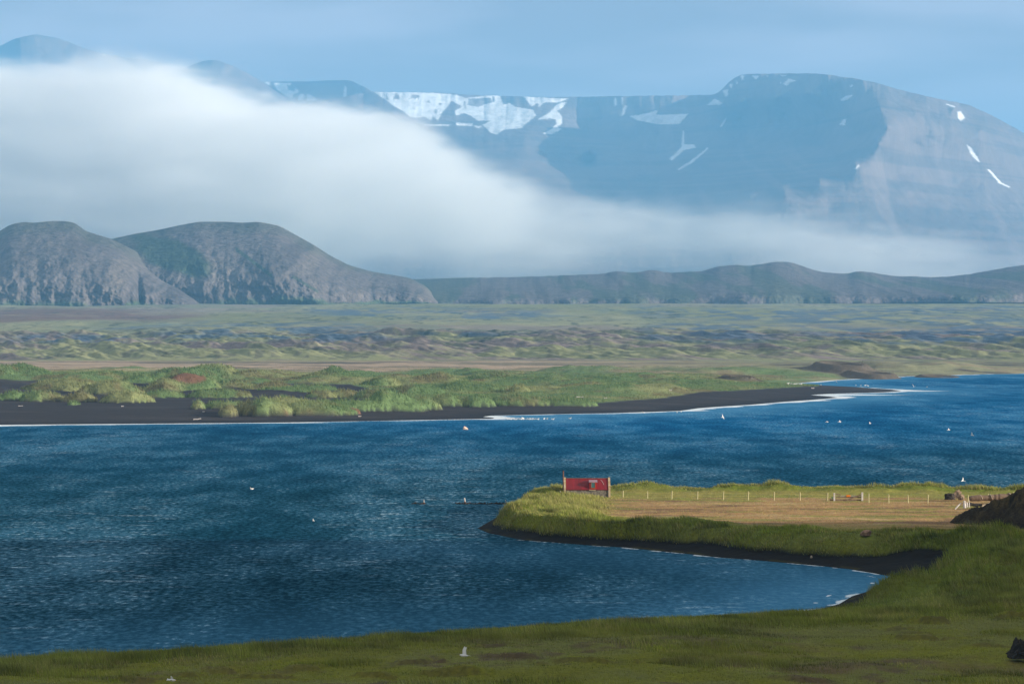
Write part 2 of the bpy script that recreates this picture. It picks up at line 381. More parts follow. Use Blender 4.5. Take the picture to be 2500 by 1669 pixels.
    for a in ((720, 706, 1300, 732, .015), (330, 738, 900, 785, .01), (1480, 712, 2450, 745, .02), (1850, 740, 2500, 800, .03), (1950, 702, 2500, 722, .0), (950, 760, 1180, 772, .02), (1500, 735, 1800, 790, .06), (0, 765, 300, 785, 0)):
        lup = np.maximum(lup, area(*a[:4], slant=a[4], k=.5, seed=3))
    lup *= ss(-0.25, 0.15, fbm(X / 22, Y / 60, 4, 251))
    c = mix(c, np.clip(lup, 0, 1) * 0.8, LU)
    spk = ss(.22, .42, fbm(X / 9, Y / 34, 4, 255)) * ss(1950, 2100, Y) * ss(-.3, .3, fbm(X / 90, Y / 240, 3, 256))
    c = mix(c, spk * .65, (0.035, 0.055, 0.045))
    c = mix(c, ss(.1, .45, fbm(X / 50, Y / 30, 4, 257)) * ss(2100, 2300, Y) * .45, (0.25, 0.23, 0.15))
    c = mix(c, sand, SND)
    c = mix(c, sand * ss(.1, .5, fbm(X / 80, Y / 9, 3, 261)) * .35, (0.085, 0.078, 0.078))
    wet = ss(14, 3, sf) * (sf > 0)
    c = mix(c, wet * ss(1200, 900, Y), (0.02, 0.021, 0.026))
    for cu, cv, rr in ((1935, 846, 20), (2010, 851, 16), (1700, 862, 9), (2160, 849, 16)):
        cx_, cy_ = on(cu, cv, 3.5)
        c = mix(c, ss(2.0, 1.2, np.hypot((X - cx_) / (rr * .7), (Y - cy_ - 10) / (rr * 1.5)) + .5 * f2), (0.12, 0.10, 0.075))
    return c, sand

us = np.concatenate([[-60000, -30000, -14000, -7000, -3500, -1800, -900, -500], np.linspace(-300, 2660, 1150), [2900, 3400, 4500, 7000, 12000, 22000, 45000]])
Ys = np.concatenate([[-400, -200, -60, 0.0, 10, 30, 60, 90, 120, 140], np.linspace(148, 400, 620), np.linspace(405, 560, 16), [600, 640, 670], np.linspace(690, 1300, 430),
    np.linspace(1303, 1700, 150), np.linspace(1704, 2600, 330), np.linspace(2605, 4700, 330), [4900, 5200, 5700, 6500, 8000, 11000, 16000, 26000]])
Ug, Yg = np.meshgrid(us, Ys)
Xg = (Ug - CX) / F * np.maximum(Yg, 150)
rs = int((Ys < 480).sum())
Zn_, Mn = near_height(Xg[:rs], Yg[:rs]); Zf_, Mf = far_height(Xg[rs:], Yg[rs:])
Cf_, sandm = far_color(Xg[rs:], Yg[rs:], Zf_, Mf)
Zg = np.vstack([Zn_, Zf_]); Cg = np.concatenate([near_color(Xg[:rs], Yg[:rs], Zn_, Mn), Cf_])
m_ground = attr_mat('ground_turf_and_sand', (2.6, 0.35), (0.28, 0.15), bump=0.5, bump_scale=4.0, bump_dist=0.12)
link('ground', grid_mesh('ground', Xg, Yg, Zg, Cg), m_ground, kind='structure')

# ------------------------------------------------------------------ dark hill at the right (it shades the near shore)
def hill_height(X, Y):
    north = 2.2 + (318.5 + 1.2 * fbm(X / 16, Y / 50, 3, 303) - Y) / 1.5
    d = (X - 50.4) * 0.846 - (313 - Y) * 0.533 * 1.0            # distance from the foot, foot runs away to the right
    prof = np.interp(d, [-60, 0, 1.2, 2.9, 3.9, 4.9, 5.1, 40, 220, 400], [-30, -.8, 0, 1.7, 3.4, 5.0, 6.3, 38, 150, 170])
    rough = 1.1 * fbm(X / 1.7, Y / 1.9, 5, 301, .65) + 0.9 * fbm(X / 7, Y / 7, 3, 302)
    west = 1.9 + prof + rough * ss(-1, 3, d)
    return np.minimum(north + 0.4 * rough, west)
xs = np.concatenate([np.linspace(44, 72, 150), np.linspace(73, 120, 40), np.linspace(125, 700, 60)])
ys = np.concatenate([np.linspace(-700, 180, 70), np.linspace(185, 280, 50), np.linspace(281, 325, 180)])
Xh, Yh = np.meshgrid(xs, ys)
Zh = hill_height(Xh, Yh)
nh = fbm(Xh / 1.2, Yh / 1.2, 4, 311); nh2 = fbm(Xh / 5, Yh / 4, 3, 312)
Ch = np.broadcast_to(np.array([0.034, 0.026, 0.016]), Xh.shape + (3,)).copy()
Ch = mix(Ch, ss(0, .4, nh2 + .4 * nh), (0.070, 0.052, 0.024)); Ch = mix(Ch, ss(.05, .3, nh) * .85, (0.010, 0.008, 0.007))
m_hill = attr_mat('dark_hill_turf', (5.0, 0.9), (0.4, 0.3), bump=0.8, bump_scale=5.0, bump_dist=0.2)
link('hill', grid_mesh('hill', Xh, Yh, np.maximum(Zh, -2.0), Ch), m_hill, kind='structure')

# ------------------------------------------------------------------ water
uw = np.concatenate([[-60000, -20000, -8000, -3000, -900], np.linspace(-300, 2660, 900), [3400, 7000, 20000, 60000]])
yw = np.concatenate([[100, 150], np.linspace(175, 420, 380), np.linspace(423, 700, 90), np.linspace(701, 1100, 260), np.linspace(1104, 1650, 130), [2000, 4000]])
Uw, Yw = np.meshgrid(uw, yw); Xw = (Uw - CX) / F * np.maximum(Yw, 150)
sfw = sdf(Xw, Yw, far_shore); snw = sdf(Xw, Yw, near_shore)
dn, df = -snw, -sfw
Vw = HZ + CAMZ / Yw * F
foam = ss(9.0, 1.5, df + 5.0 * fbm(Xw / 16, Yw / 6, 4, 401)) * (.72 + .5 * fbm(Xw / 30, Yw / 20, 3, 403)) * np.where(Uw < 1100, 0.9, 1)
bars = np.zeros(Xw.shape)
for (u0, v0, u1, v1, wd) in ((1130, 957, 1210, 958, 2.2), (1870, 906, 2120, 905.5, 3.2), (2040, 896, 2200, 896.5, 2.6), (1640, 934, 1700, 932, 1.2), (1830, 884, 2060, 890, 1.0), (0, 975.5, 160, 975, 1.2)):
    t = np.clip((Uw - u0) / (u1 - u0), 0, 1); vc = v0 + (v1 - v0) * t
    q = np.abs(Vw - vc) / (wd * (1 - .7 * t)) + 3 * ((Uw < u0 - 4) | (Uw > u1))
    bars = np.maximum(bars, ss(1.2, .3, q + .7 * fbm(Xw / 25, Yw / 10, 4, 402)) * (1 - .75 * t))
foam = np.clip(np.maximum(foam, bars * ss(.1, 4, df)), 0, 1)
nfoam = .8 * ss(0.7, 0.1, dn + 0.9 * fbm(Xw / 4, Yw / 2.0, 3, 404)) * ss(-.25, .15, fbm(Xw / 5, Yw / 5, 3, 407)) * ss(331, 322, Yw) + ss(.35, .1, np.abs(dn - 2.4 - 1.2 * fbm(Xw / 12, Yw / 5, 2, 405))) * ss(.0, .4, fbm(Xw / 6, Yw / 3, 3, 406)) * ss(295, 260, Yw)
foam = np.clip(np.where(Yw < 450, nfoam * .8, foam), 0, 1)
shal = np.clip(ss(60, 4, df) * ss(1090, 1180, Uw) * .9 + .5 * ss(30, 3, df) + .75 * ss(26, 0, dn) * ss(1250, 1900, Uw) * ss(300, 260, Yw) + .35 * ss(40, 4, dn) * ss(330, 300, Yw), 0, 1)
sheen = np.clip(.5 + .9 * fbm(Xw / 60, Yw / 110, 4, 411) + .4 * fbm(Xw / 9, Yw / 22, 3, 412), 0, 1)
m, n, l, p = new_mat('wind_ruffled_water')
def nd(t, **k):
    o = n.new(t)
    for a, b in k.items(): setattr(o, a, b)
    return o
def lk(a, b): l.new(a, b)
geo = nd('ShaderNodeTexCoord')
def noise(sx, sy, sc, det=4, rot=0.0, rough=.55, dist=0.0):
    q = nd('ShaderNodeMapping'); q.inputs['Scale'].default_value = (sx, sy, 1); q.inputs['Rotation'].default_value = (0, 0, rot)
    lk(geo.outputs['Object'], q.inputs[0])
    z = nd('ShaderNodeTexNoise'); z.inputs['Scale'].default_value = sc; z.inputs['Detail'].default_value = det; z.inputs['Roughness'].default_value = rough
    z.inputs['Distortion'].default_value = dist
    lk(q.outputs[0], z.inputs['Vector']); return z.outputs[0]
def rng(x, a, b, c=0.0, d=1.0):
    r = nd('ShaderNodeMapRange'); r.interpolation_type = 'SMOOTHSTEP'
    for i, v in enumerate((a, b, c, d)): r.inputs[i + 1].default_value = v
    lk(x, r.inputs[0]); return r.outputs[0]
def mth(op, a, b):
    r = nd('ShaderNodeMath', operation=op)
    for i, x in enumerate((a, b)):
        if isinstance(x, (int, float)): r.inputs[i].default_value = x
        else: lk(x, r.inputs[i])
    return r.outputs[0]
def cmix(f, a, b):
    r = nd('ShaderNodeMix', data_type='RGBA')
    for i, x in zip((0, 6, 7), (f, a, b)):
        if isinstance(x, tuple): r.inputs[i].default_value = x
        elif isinstance(x, (int, float)): r.inputs[i].default_value = x
        else: lk(x, r.inputs[i])
    return r.outputs[2]
def atr(k):
    a = nd('ShaderNodeAttribute'); a.attribute_name = k; return a.outputs['Fac']
w1 = noise(1, .45, 1.5, 6, .12, .70)      # wavelets a couple of metres long
w2 = noise(1, .30, .14, 4, -.2, .6)       # broader swell patches
w3 = noise(1, .22, .035, 4, .3, .6)
deep = (0.002, 0.026, 0.048, 1); light = (0.004, 0.070, 0.13, 1); shallow = (0.02, 0.15, 0.31, 1)  # the lighter tone paints sky sheen on the wavelets into the body colour
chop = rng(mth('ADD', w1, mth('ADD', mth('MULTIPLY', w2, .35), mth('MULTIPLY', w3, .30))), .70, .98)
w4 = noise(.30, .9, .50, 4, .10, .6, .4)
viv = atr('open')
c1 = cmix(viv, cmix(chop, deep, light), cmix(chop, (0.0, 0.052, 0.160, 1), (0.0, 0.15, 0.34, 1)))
c1 = cmix(mth('MULTIPLY', atr('shal'), .85), c1, shallow)
# whitecap streaks on breaking crests
cap = mth('MULTIPLY', rng(w1, .56, .68), rng(mth('ADD', w2, mth('MULTIPLY', w3, .8)), .86, 1.04))
stk_ = mth('MULTIPLY', rng(w4, .56, .66), rng(w3, .46, .58)); cap = mth('MINIMUM', mth('ADD', mth('MULTIPLY', cap, .7), mth('MULTIPLY', stk_, mth('MULTIPLY', rng(w1, .44, .60), .65))), 1.0)
c1 = cmix(cap, c1, (.50, .66, .76, 1))
body = cmix(rng(mth('ADD', atr('foam'), mth('MULTIPLY', mth('SUBTRACT', w1, .5), .8)), .3, .6), c1, (.80, .84, .86, 1))
n.remove(p)
df_ = nd('ShaderNodeBsdfDiffuse'); lk(body, df_.inputs[0])
gl_ = nd('ShaderNodeBsdfGlossy'); gl_.inputs['Roughness'].default_value = .38; gl_.inputs[0].default_value = (.42, .80, 1, 1)
ms = nd('ShaderNodeMixShader'); lk(mth('ADD', mth('MULTIPLY', atr('shal'), .10), mth('ADD', .010, mth('MULTIPLY', mth('MULTIPLY', chop, rng(w3, .35, .65, .4, 1.15)), .13))), ms.inputs[0]); lk(df_.outputs[0], ms.inputs[1]); lk(gl_.outputs[0], ms.inputs[2])
lk(ms.outputs[0], n['Material Output'].inputs[0])
bp = nd('ShaderNodeBump'); bp.inputs['Strength'].default_value = .9; bp.inputs['Distance'].default_value = .55
lk(mth('ADD', w1, mth('MULTIPLY', w2, .8)), bp.inputs['Height']); lk(bp.outputs[0], df_.inputs['Normal']); lk(bp.outputs[0], gl_.inputs['Normal'])
m_water = m
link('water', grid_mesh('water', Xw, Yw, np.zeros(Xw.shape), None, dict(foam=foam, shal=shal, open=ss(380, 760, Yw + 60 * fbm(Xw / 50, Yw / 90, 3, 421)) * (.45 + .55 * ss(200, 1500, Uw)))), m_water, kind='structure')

# ------------------------------------------------------------------ bluffs across the plain
def interp_sky(pts, u): return sum(np.interp(u + d, [p[0] for p in pts], [p[1] for p in pts]) for d in (-7, -3.5, 0, 3.5, 7)) / 5
def image_relief(name, us, vbase, vsky, depth, colour, mat, rows=160, back=900.0, extra=None):
    """a relief whose foot and skyline follow given rows, each at its own real distance; closed behind by a far slope"""
    t = np.concatenate([[-.06], np.linspace(0, 1, rows)]) 
    U_, T_ = np.meshgrid(us, t)
    vb, vk = vbase(U_), vsky(U_)
    V_ = vb + (vk - vb) * T_
    D_ = depth(U_, V_, T_)
    X_ = (U_ - CX) / F * D_; Z_ = CAMZ - (V_ - HZ) / F * D_
    # back slope
    bk = np.linspace(0.05, 1, 14)[:, None]
    Db = D_[-1][None] + back * bk; Xb = np.repeat(X_[-1][None], 14, 0) * 1.0
    Zb = Z_[-1][None] * (1 - bk ** 1.5) * 1.0 - 4 * bk
    C_ = colour(U_, V_, T_, X_, D_, Z_)
    X2 = np.vstack([X_, Xb]); Y2 = np.vstack([D_, Db]); Z2 = np.vstack([Z_, Zb])
    C2 = np.concatenate([C_, np.repeat(C_[-1][None], 14, 0)])
    return link(name, grid_mesh(name, X2, Y2, Z2, C2), mat, kind='structure')
m_rock = attr_mat('bluff_rock', (0.05, 0.22), (0.26, 0.32), bump=0.9, bump_scale=0.07, bump_dist=6.0, stretch=(1, 1, .35))
zl = lambda pts, x0, y0, s: [((x0 + a / s) / 1.0643, (y0 + b / s) / 1.0643) for a, b in pts]
skyA = zl([(-400, 330), (-150, 210), (0, 150), (60, 112), (140, 97), (190, 103), (300, 93), (370, 93), (430, 103), (490, 150), (560, 172), (640, 195), (760, 255), (860, 320), (930, 365), (990, 400), (1050, 450), (1120, 520), (1190, 615)], 0, 500, 2.349)
skyB = zl([(560, 215), (640, 195), (780, 165), (900, 145), (1040, 115), (1140, 97), (1300, 97), (1390, 103), (1480, 97), (1600, 120), (1700, 175), (1800, 230), (1900, 295), (2000, 345), (2120, 380), (2240, 400), (2349, 418), (2450, 470), (2520, 560)], 0, 500, 2.349)
skyC = zl([(-160, 120), (0, 128), (220, 122), (235, 119), (250, 122), (400, 120), (740, 107), (770, 99), (810, 97), (860, 105), (930, 90), (980, 103), (1130, 97), (1160, 82), (1200, 77), (1260, 72), (1290, 78), (1350, 68), (1420, 59), (1470, 65), (1510, 80), (1560, 98), (1600, 103), (1680, 108), (1710, 95), (1760, 100), (1800, 108), (1880, 118), (1930, 115), (1960, 120), (2060, 118), (2130, 110), (2200, 97), (2349, 72), (2500, 60), (2800, 90)], 1000, 600, 1.566)
vb_ = lambda u: np.interp(u, [-400, 0, 300, 480, 660, 940, 1500, 1980, 2349, 2700], [716, 714, 712, 706, 702, 699, 698.5, 692, 689, 688])
ROCK = np.array([0.132, 0.115, 0.114]); ROCKD = np.array([0.07, 0.06, 0.058]); VEG = np.array([0.042, 0.066, 0.036]); TAN = np.array([0.172, 0.146, 0.130])
def bluff_col(kind):
    def f(U, V, T, X, D, Z):
        s1 = fbm_s(X / 26, Z / 70, 4, 501 + kind); s2 = fbm(X / 60, Z / 40, 4, 502 + kind); s3 = fbm_s(X / 9, Z / 22, 4, 503 + kind)
        c = np.broadcast_to(ROCK, X.shape + (3,)).copy()
        c = mix(c, ss(.05, .5, s1 * .6 + s2 * .5) * .7, TAN); c = mix(c, ss(-.05, -.4, s1 + .3 * s3) * .6, ROCKD)
        c = mix(c, ss(.3, .6, s3) * .5, (0.06, .06, .06))
        if kind == 2:
            g = ss(-.15, .25, 1.4 * s2 + .5 * (T - .4) - .55 * ss(.75, 1, T) * ss(1000, 1500, U)) 
            c = mix(c, g * .6, VEG * 1.15)
        else:
            foot = ss(.13, .05, T + .13 * fbm(X / 45, X / 500, 4, 511) + .04 * s3)
            c = mix(c, foot * .8, VEG * 1.5)
            c = mix(c, ss(.82, .97, T + .1 * s2) * .3, VEG * 1.3)
        if kind == 1:
            # green apron hanging in the saddle
            q = np.sqrt(((U - 400) / 95) ** 2 + ((V - 590 - .35 * (U - 400)) / 34) ** 2)
            c = mix(c, ss(1.25, .75, q + .5 * s2) * .9, VEG)
            q2 = np.abs(V - (585 + (U - 560) * .75)) / 7 + 3 * ((U < 540) | (U > 625)); c = mix(c, ss(1, .4, q2) * .8, VEG)
            q2 = np.abs(V - (645 + (U - 690) * .6)) / 5 + 3 * ((U < 670) | (U > 730)); c = mix(c, ss(1, .4, q2) * .7, VEG)
        return c
    return f
def gully(X, Z, k, s):
    return np.abs(fbm_s(X / k + .15 * fbm(X / 60, Z / 60, 2, s + 3), Z / (k * 9), 3, s))
def bluff_depth(D0, run, kind):
    def f(U, V, T, *a):
        X = (U - CX) / F * D0; Z = (HZ - V) / F * D0
        D = D0 + run * (0.10 * np.clip(T, 0, 1) + 0.90 * np.clip((T - .25) / .75, 0, 1) ** 1.9)
        am = ss(-.02, .1, T) * (1 - .75 * ss(.55, .95, T)) * (.5 if kind == 2 else 1)
        D = D - am * (15 * gully(X, Z, 90, 521 + kind) + 8 * gully(X, Z, 24, 522 + kind)) - 14 * fbm(X / 40, Z / 40, 4, 523) - 8 * am * fbm(X / 12, Z / 12, 4, 524) * ss(0, .1, T)
        if kind == 0:
            D = D + 80 * ss(250, 400, U) + 35 * np.exp(-((U - (318 + .10 * (V - 650))) / 7) ** 2) * ss(.05, .15, T) * ss(.8, .5, T)
        if kind == 1:
            D = D - 20 * np.exp(-((U - 640) / 220) ** 2) + 8 * np.exp(-((U - 425) / 75) ** 2) + 120 * ss(700, 950, U)
        if kind == 2:
            D = D + run * .5 * ss(.15, .85, T) - 60 * fbm(U / 160, T * 0, 3, 533)
        return D
    return f
uA = np.linspace(-330, 474, 450); uB = np.linspace(225, 1005, 480); uC = np.linspace(880, 2900, 900)
image_relief('hills', uC, vb_, lambda u: (interp_sky(skyC, u - 10) + interp_sky(skyC, u) + interp_sky(skyC, u + 10)) / 3 + .9 * fbm(u / 14, u * 0, 4, 541), bluff_depth(4900, 700, 2), bluff_col(2), m_rock, 110)
image_relief('hills', uB, vb_, lambda u: np.minimum(interp_sky(skyB, u), vb_(u)), bluff_depth(4640, 420, 1), bluff_col(1), m_rock, 170)
image_relief('hills', uA, vb_, lambda u: np.minimum(interp_sky(skyA, u), vb_(u)), bluff_depth(4430, 380, 0), bluff_col(0), m_rock, 190, back=300)

# ------------------------------------------------------------------ snowy mountains beyond
class RBF:
    def __init__(s, pts):
        P = np.array(pts, float); s.p = P[:, :2] / 300.0; n_ = len(P)
        K = s.k(s.p, s.p) + np.eye(n_) * .02
        A = np.zeros((n_ + 3, n_ + 3)); A[:n_, :n_] = K; A[:n_, n_] = 1; A[:n_, n_ + 1:] = s.p; A[n_:, :n_] = A[:n_, n_:].T
        s.w = np.linalg.solve(A, np.concatenate([P[:, 2], [0, 0, 0]]))
    def k(s, a, b):
        d = np.sqrt(((a[:, None] - b[None]) ** 2).sum(-1)); return d ** 3 * 1.0 * 0 + d   # piecewise conical: keeps ridges crisp
    def __call__(s, U, V):
        q = np.stack([U.ravel(), V.ravel()], -1) / 300.0; out = np.empty(len(q))
        for i in range(0, len(q), 60000):
            b = q[i:i + 60000]; out[i:i + 60000] = s.k(b, s.p) @ s.w[:-3] + s.w[-3] + b @ s.w[-2:]
        return out.reshape(U.shape)
m_mtn = attr_mat('mountain_rock_and_snow', (0.012, 0.05), (0.12, 0.08), bump=0.7, bump_scale=0.015, bump_dist=18.0, stretch=(1, 1, .3))
MR = np.array([0.20, 0.145, 0.12]); MD = np.array([0.10, 0.085, 0.08]); SN = np.array([0.86, 0.88, 0.90])
skyD = [(-100, 240), (560, 232), (700, 240), (830, 214), (860, 211), (1000, 212.5), (1100, 218.5), (1250, 223), (1400, 221), (1560, 219), (1640, 217), (1655, 207), (1668, 192), (1690, 175), (1710, 170), (1800, 168.5), (1880, 169), (1960, 180), (2010, 190), (2060, 205), (2130, 222), (2220, 240), (2270, 262), (2349, 305), (2450, 365), (2700, 480)]
# distance (km) of points on the massif
D_PTS = [(860, 212, 16.0), (1000, 212, 16.2), (1150, 219, 16.3), (1300, 222, 16.2), (1450, 220, 15.9), (1600, 218, 15.6),
    (900, 260, 15.2), (1000, 275, 15.3), (1100, 270, 15.5), (1180, 290, 15.2), (1280, 290, 15.35), (1350, 300, 15.6), (1400, 260, 15.65), (1500, 270, 15.3),
    (1000, 330, 14.6), (1200, 330, 14.5), (1350, 345, 14.7), (1100, 370, 13.9), (1350, 375, 14.8), (1500, 350, 15.0),
    (1690, 180, 14.9), (1800, 172, 14.5), (1900, 172, 13.9), (1980, 184, 13.7), (2080, 210, 13.9), (2200, 240, 14.2), (2349, 310, 14.8), (2500, 400, 15.4),
    (1640, 235, 14.95), (1700, 235, 14.6), (1780, 225, 14.25), (1600, 280, 15.15), (1700, 270, 14.9), (1850, 215, 13.95),
    (1700, 330, 14.6), (1800, 260, 14.5), (1850, 300, 14.2), (1920, 260, 13.8), (1980, 230, 13.45), (2020, 250, 13.0), (2035, 290, 12.7), (1960, 300, 13.4), (1900, 350, 13.5),
    (2015, 330, 12.6), (1960, 375, 12.45), (1880, 415, 12.3), (1800, 440, 12.2), (1720, 455, 12.3), (1800, 380, 13.6), (1650, 400, 13.8), (1500, 420, 13.8), (1350, 410, 13.9), (1250, 390, 14.0),
    (2100, 260, 13.2), (2100, 330, 13.1), (2060, 400, 12.9), (2180, 300, 13.3), (2190, 250, 13.7), (2250, 300, 13.7), (2230, 350, 13.6), (2300, 350, 13.9), (2200, 420, 13.4), (2320, 430, 13.8), (2450, 450, 14.6),
    (1900, 480, 12.0), (2100, 480, 12.6), (2349, 520, 13.2), (1600, 500, 12.4), (1200, 480, 12.6), (900, 420, 13.2), (2600, 560, 12.9),
    (600, 300, 15.2), (700, 420, 14.2), (1000, 640, 11.0), (1600, 640, 10.8), (2200, 640, 11.6), (2600, 700, 12.2), (600, 640, 11.4)]
def polys_mask(U, V, polys, s=561, wob=2.2):
    du_ = wob * fbm(U / 7, V / 5, 4, s); dv_ = wob * .8 * fbm(U / 6 + 9, V / 5, 4, s + 1)
    k = np.zeros(U.shape)
    for P in polys:
        k += np.minimum(inside(U + du_, V + dv_, P) * .45 + inside(U - .8 * dv_ + 1.5, V + .6 * du_ + .8, P) * .3 + inside(U + .5 * du_ - 1.5, V - .7 * dv_ - .6, P) * .25, 1)
    return np.clip(k, 0, 1) * (.80 + .20 * ss(-.3, .3, fbm(U / 12, V / 9, 3, s + 5)))
_z = lambda pts: [((600 + a / 2.61) / 1.0643, (150 + b / 2.61) / 1.0643) for a, b in pts]
_y = lambda pts: [((1500 + a / 2.349) / 1.0643, (120 + b / 2.349) / 1.0643) for a, b in pts]
SNOW_D = [_z([(818, 195), (1100, 195), (1340, 212), (1400, 235), (1590, 214), (1620, 216), (1640, 275), (1680, 265), (1720, 290), (1830, 308), (1850, 345), (1790, 395), (1760, 425), (1640, 437), (1600, 468), (1560, 455), (1510, 405), (1560, 378), (1480, 378), (1430, 345), (1390, 330), (1340, 345), (1330, 315), (1380, 290), (1310, 250), (1290, 285), (1250, 330), (1225, 380), (1195, 350), (1180, 375), (1130, 350), (1110, 360), (1050, 355), (1000, 315), (940, 285), (890, 245)]),
    _z([(1770, 222), (1830, 228), (2060, 240), (1990, 262), (1900, 262), (1870, 295), (1860, 262), (1825, 290), (1800, 262)]),
    _z([(1990, 270), (2045, 258), (2020, 295), (1985, 315), (2015, 350), (2015, 395), (1985, 420), (2015, 432), (1950, 465), (1890, 460), (1950, 430), (1980, 400), (1975, 370), (1935, 365), (1860, 372), (1900, 345), (1940, 320)]),
    _z([(1130, 402), (1310, 402), (1290, 412), (1150, 410)]), _z([(1340, 390), (1450, 398), (1440, 414), (1340, 408)]), _z([(1450, 410), (1510, 412), (1480, 426)]),
    _y([(530, 322), (575, 285), (625, 312), (600, 320)]), _y([(622, 238), (650, 232), (654, 262), (638, 276)]), _y([(655, 205), (675, 198), (670, 225)]), _y([(722, 153), (747, 150), (736, 182)]),
    _y([(790, 154), (832, 152), (810, 175)]), _y([(950, 148), (990, 150), (960, 158)]), _y([(695, 180), (710, 195), (702, 203)]), _y([(872, 152), (884, 152), (878, 162)]), _y([(952, 190), (960, 190), (957, 203)]),
    _y([(1905, 312), (1955, 330), (1950, 336), (1905, 320)]), _y([(1968, 362), (1985, 356), (2012, 395), (1985, 413), (1970, 395)]),
    _y([(2020, 548), (2048, 568), (2100, 650), (2085, 645), (2050, 612)]), _y([(2136, 686), (2150, 690), (2220, 765), (2270, 790), (2262, 795), (2205, 768)]), _y([(1375, 688), (1400, 660), (1404, 672), (1385, 690)]),
    _y([(85, 385), (180, 370), (250, 350), (235, 378), (425, 370), (370, 430), (250, 432), (130, 408)]), _y([(392, 470), (400, 470), (402, 545), (460, 548), (465, 565), (400, 580), (330, 640), (315, 630), (385, 560)]),
    _y([(360, 690), (440, 640), (535, 565), (540, 570), (450, 650), (370, 694)]), _y([(1298, 290), (1330, 268), (1368, 262), (1340, 290), (1305, 300)]), _y([(1290, 435), (1310, 405), (1328, 400), (1322, 438)]),
    _y([(605, 445), (640, 395), (642, 402), (615, 448)]), _y([(36, 385), (60, 325), (75, 325), (55, 375)]), _y([(1350, 215), (1362, 205), (1368, 208), (1356, 220)]), _y([(0, 280), (12, 280), (14, 320), (0, 330)]), _y([(40, 278), (50, 278), (48, 318), (42, 318)]),
    _y([(970, 200), (1000, 170), (1045, 182), (1010, 190), (985, 212)])]
ROCK_D = [_z([(890, 245), (900, 205), (912, 245)]), _z([(940, 240), (945, 215), (962, 200), (975, 215), (985, 242)]), _z([(1055, 235), (1055, 212), (1100, 215), (1110, 228), (1070, 240)]),
    _z([(1145, 265), (1165, 245), (1178, 265)]), _z([(1228, 278), (1235, 262), (1252, 270), (1240, 283)]), _z([(1200, 330), (1205, 300), (1220, 305), (1215, 335)]), _z([(1415, 280), (1420, 238), (1560, 232), (1570, 262), (1480, 290)]),
    _z([(1062, 300), (1078, 295), (1080, 310)]), _z([(1395, 300), (1390, 255), (1400, 255), (1402, 300)]), _z([(1570, 260), (1572, 222), (1590, 222), (1590, 262)])]
def massif_col(U, V, T, X, D, Z):
    a = fbm(X / 300, Z / 120, 4, 551); b = fbm_s(X / 90, Z / 300, 3, 552)
    c = np.broadcast_to(MR, X.shape + (3,)).copy(); c = mix(c, ss(0, .5, a + .5 * b) * .5, MD)
    c = mix(c, ss(.05, .35, fbm(X / 900, Z / 28, 3, 553)) * .45, MD * .8); c = mix(c, ss(.1, .5, b) * .4, MR * 1.5)
    k = polys_mask(U, V, SNOW_D) * (1 - polys_mask(U, V, ROCK_D, 571))
    c = mix(c, k, SN)
    return c
rD = RBF(D_PTS)
def massif_depth(U, V, T):
    D = rD(U, V) * 1000
    X = (U - CX) / F * 15000; Z = (HZ - V) / F * 15000
    rim = np.exp(-np.maximum(V - interp_sky(skyD, U), 0) / 45.0)
    D = D - 110 * gully(X, Z, 170, 581) * (.25 + rim) - 35 * gully(X, Z, 60, 583) * (.3 + rim) - 70 * fbm(X / 350, Z / 250, 5, 582)
    return D
image_relief('mountain', np.linspace(-60, 2640, 1250), lambda u: u * 0 + 700.0, lambda u: interp_sky(skyD, u) + .8 * fbm(u / 9, u * 0, 3, 585), massif_depth, massif_col, m_mtn, 330, back=5000)

skyM1 = [(-200, 190), (-60, 130), (0, 106), (15, 98), (30, 90), (55, 84), (82, 79), (130, 87), (160, 98), (190, 110), (235, 123), (300, 135), (340, 139), (370, 145), (395, 158), (450, 195), (520, 240), (600, 290)]
skyM2 = [(330, 195), (400, 163), (425, 157), (445, 148), (465, 140), (483, 138), (500, 139), (530, 150), (560, 164), (600, 187), (640, 214), (690, 246), (760, 290), (860, 350)]
skyM3 = [(420, 200), (560, 187), (640, 187), (700, 187), (760, 184.5), (800, 184), (815, 189), (835, 199), (860, 213), (885, 236), (905, 250), (925, 266), (960, 300), (1040, 345), (1140, 395)]
def side_mtn(name, sky_, u0, u1, D0, run, vb, snow, seed, shade_u=None, colr=MR):
    def dep(U, V, T):
        X = (U - CX) / F * D0; Z = (HZ - V) / F * D0
        D = D0 + run * T ** 1.2 - 260 * fbm(X / 700, Z / 500, 4, seed) - 90 * gully(X, Z, 220, seed + 5)
        if shade_u: D = D + shade_u(U, V)
        return D
    def colf(U, V, T, X, D, Z):
        c = np.broadcast_to(colr, X.shape + (3,)).copy(); c = mix(c, ss(0, .5, fbm(X / 300, Z / 120, 4, seed + 1)) * .5, MD)
        return mix(c, polys_mask(U, V, snow, seed + 2, 1.6), SN)
    image_relief(name, np.linspace(u0, u1, 420), lambda u: u * 0 + vb, lambda u: interp_sky(sky_, u), dep, colf, m_mtn, 130, back=3500)
_x = lambda pts: [((a / 2.61) / 1.0643, (b / 2.61) / 1.0643) for a, b in pts]
side_mtn('mountain', skyM1, -190, 600, 18800, 2600, 480, [_x([(648, 344), (668, 344), (680, 355), (660, 354)]), _x([(752, 364), (768, 366), (768, 374)]), _x([(935, 400), (948, 402), (948, 412)])], 601,
    lambda U, V: 2400 * ss(50, -60, U - (V - 120) * .1))
side_mtn('mountain', skyM2, 335, 850, 15600, 1500, 480, [], 621, lambda U, V: 900 * ss(470, 340, U))
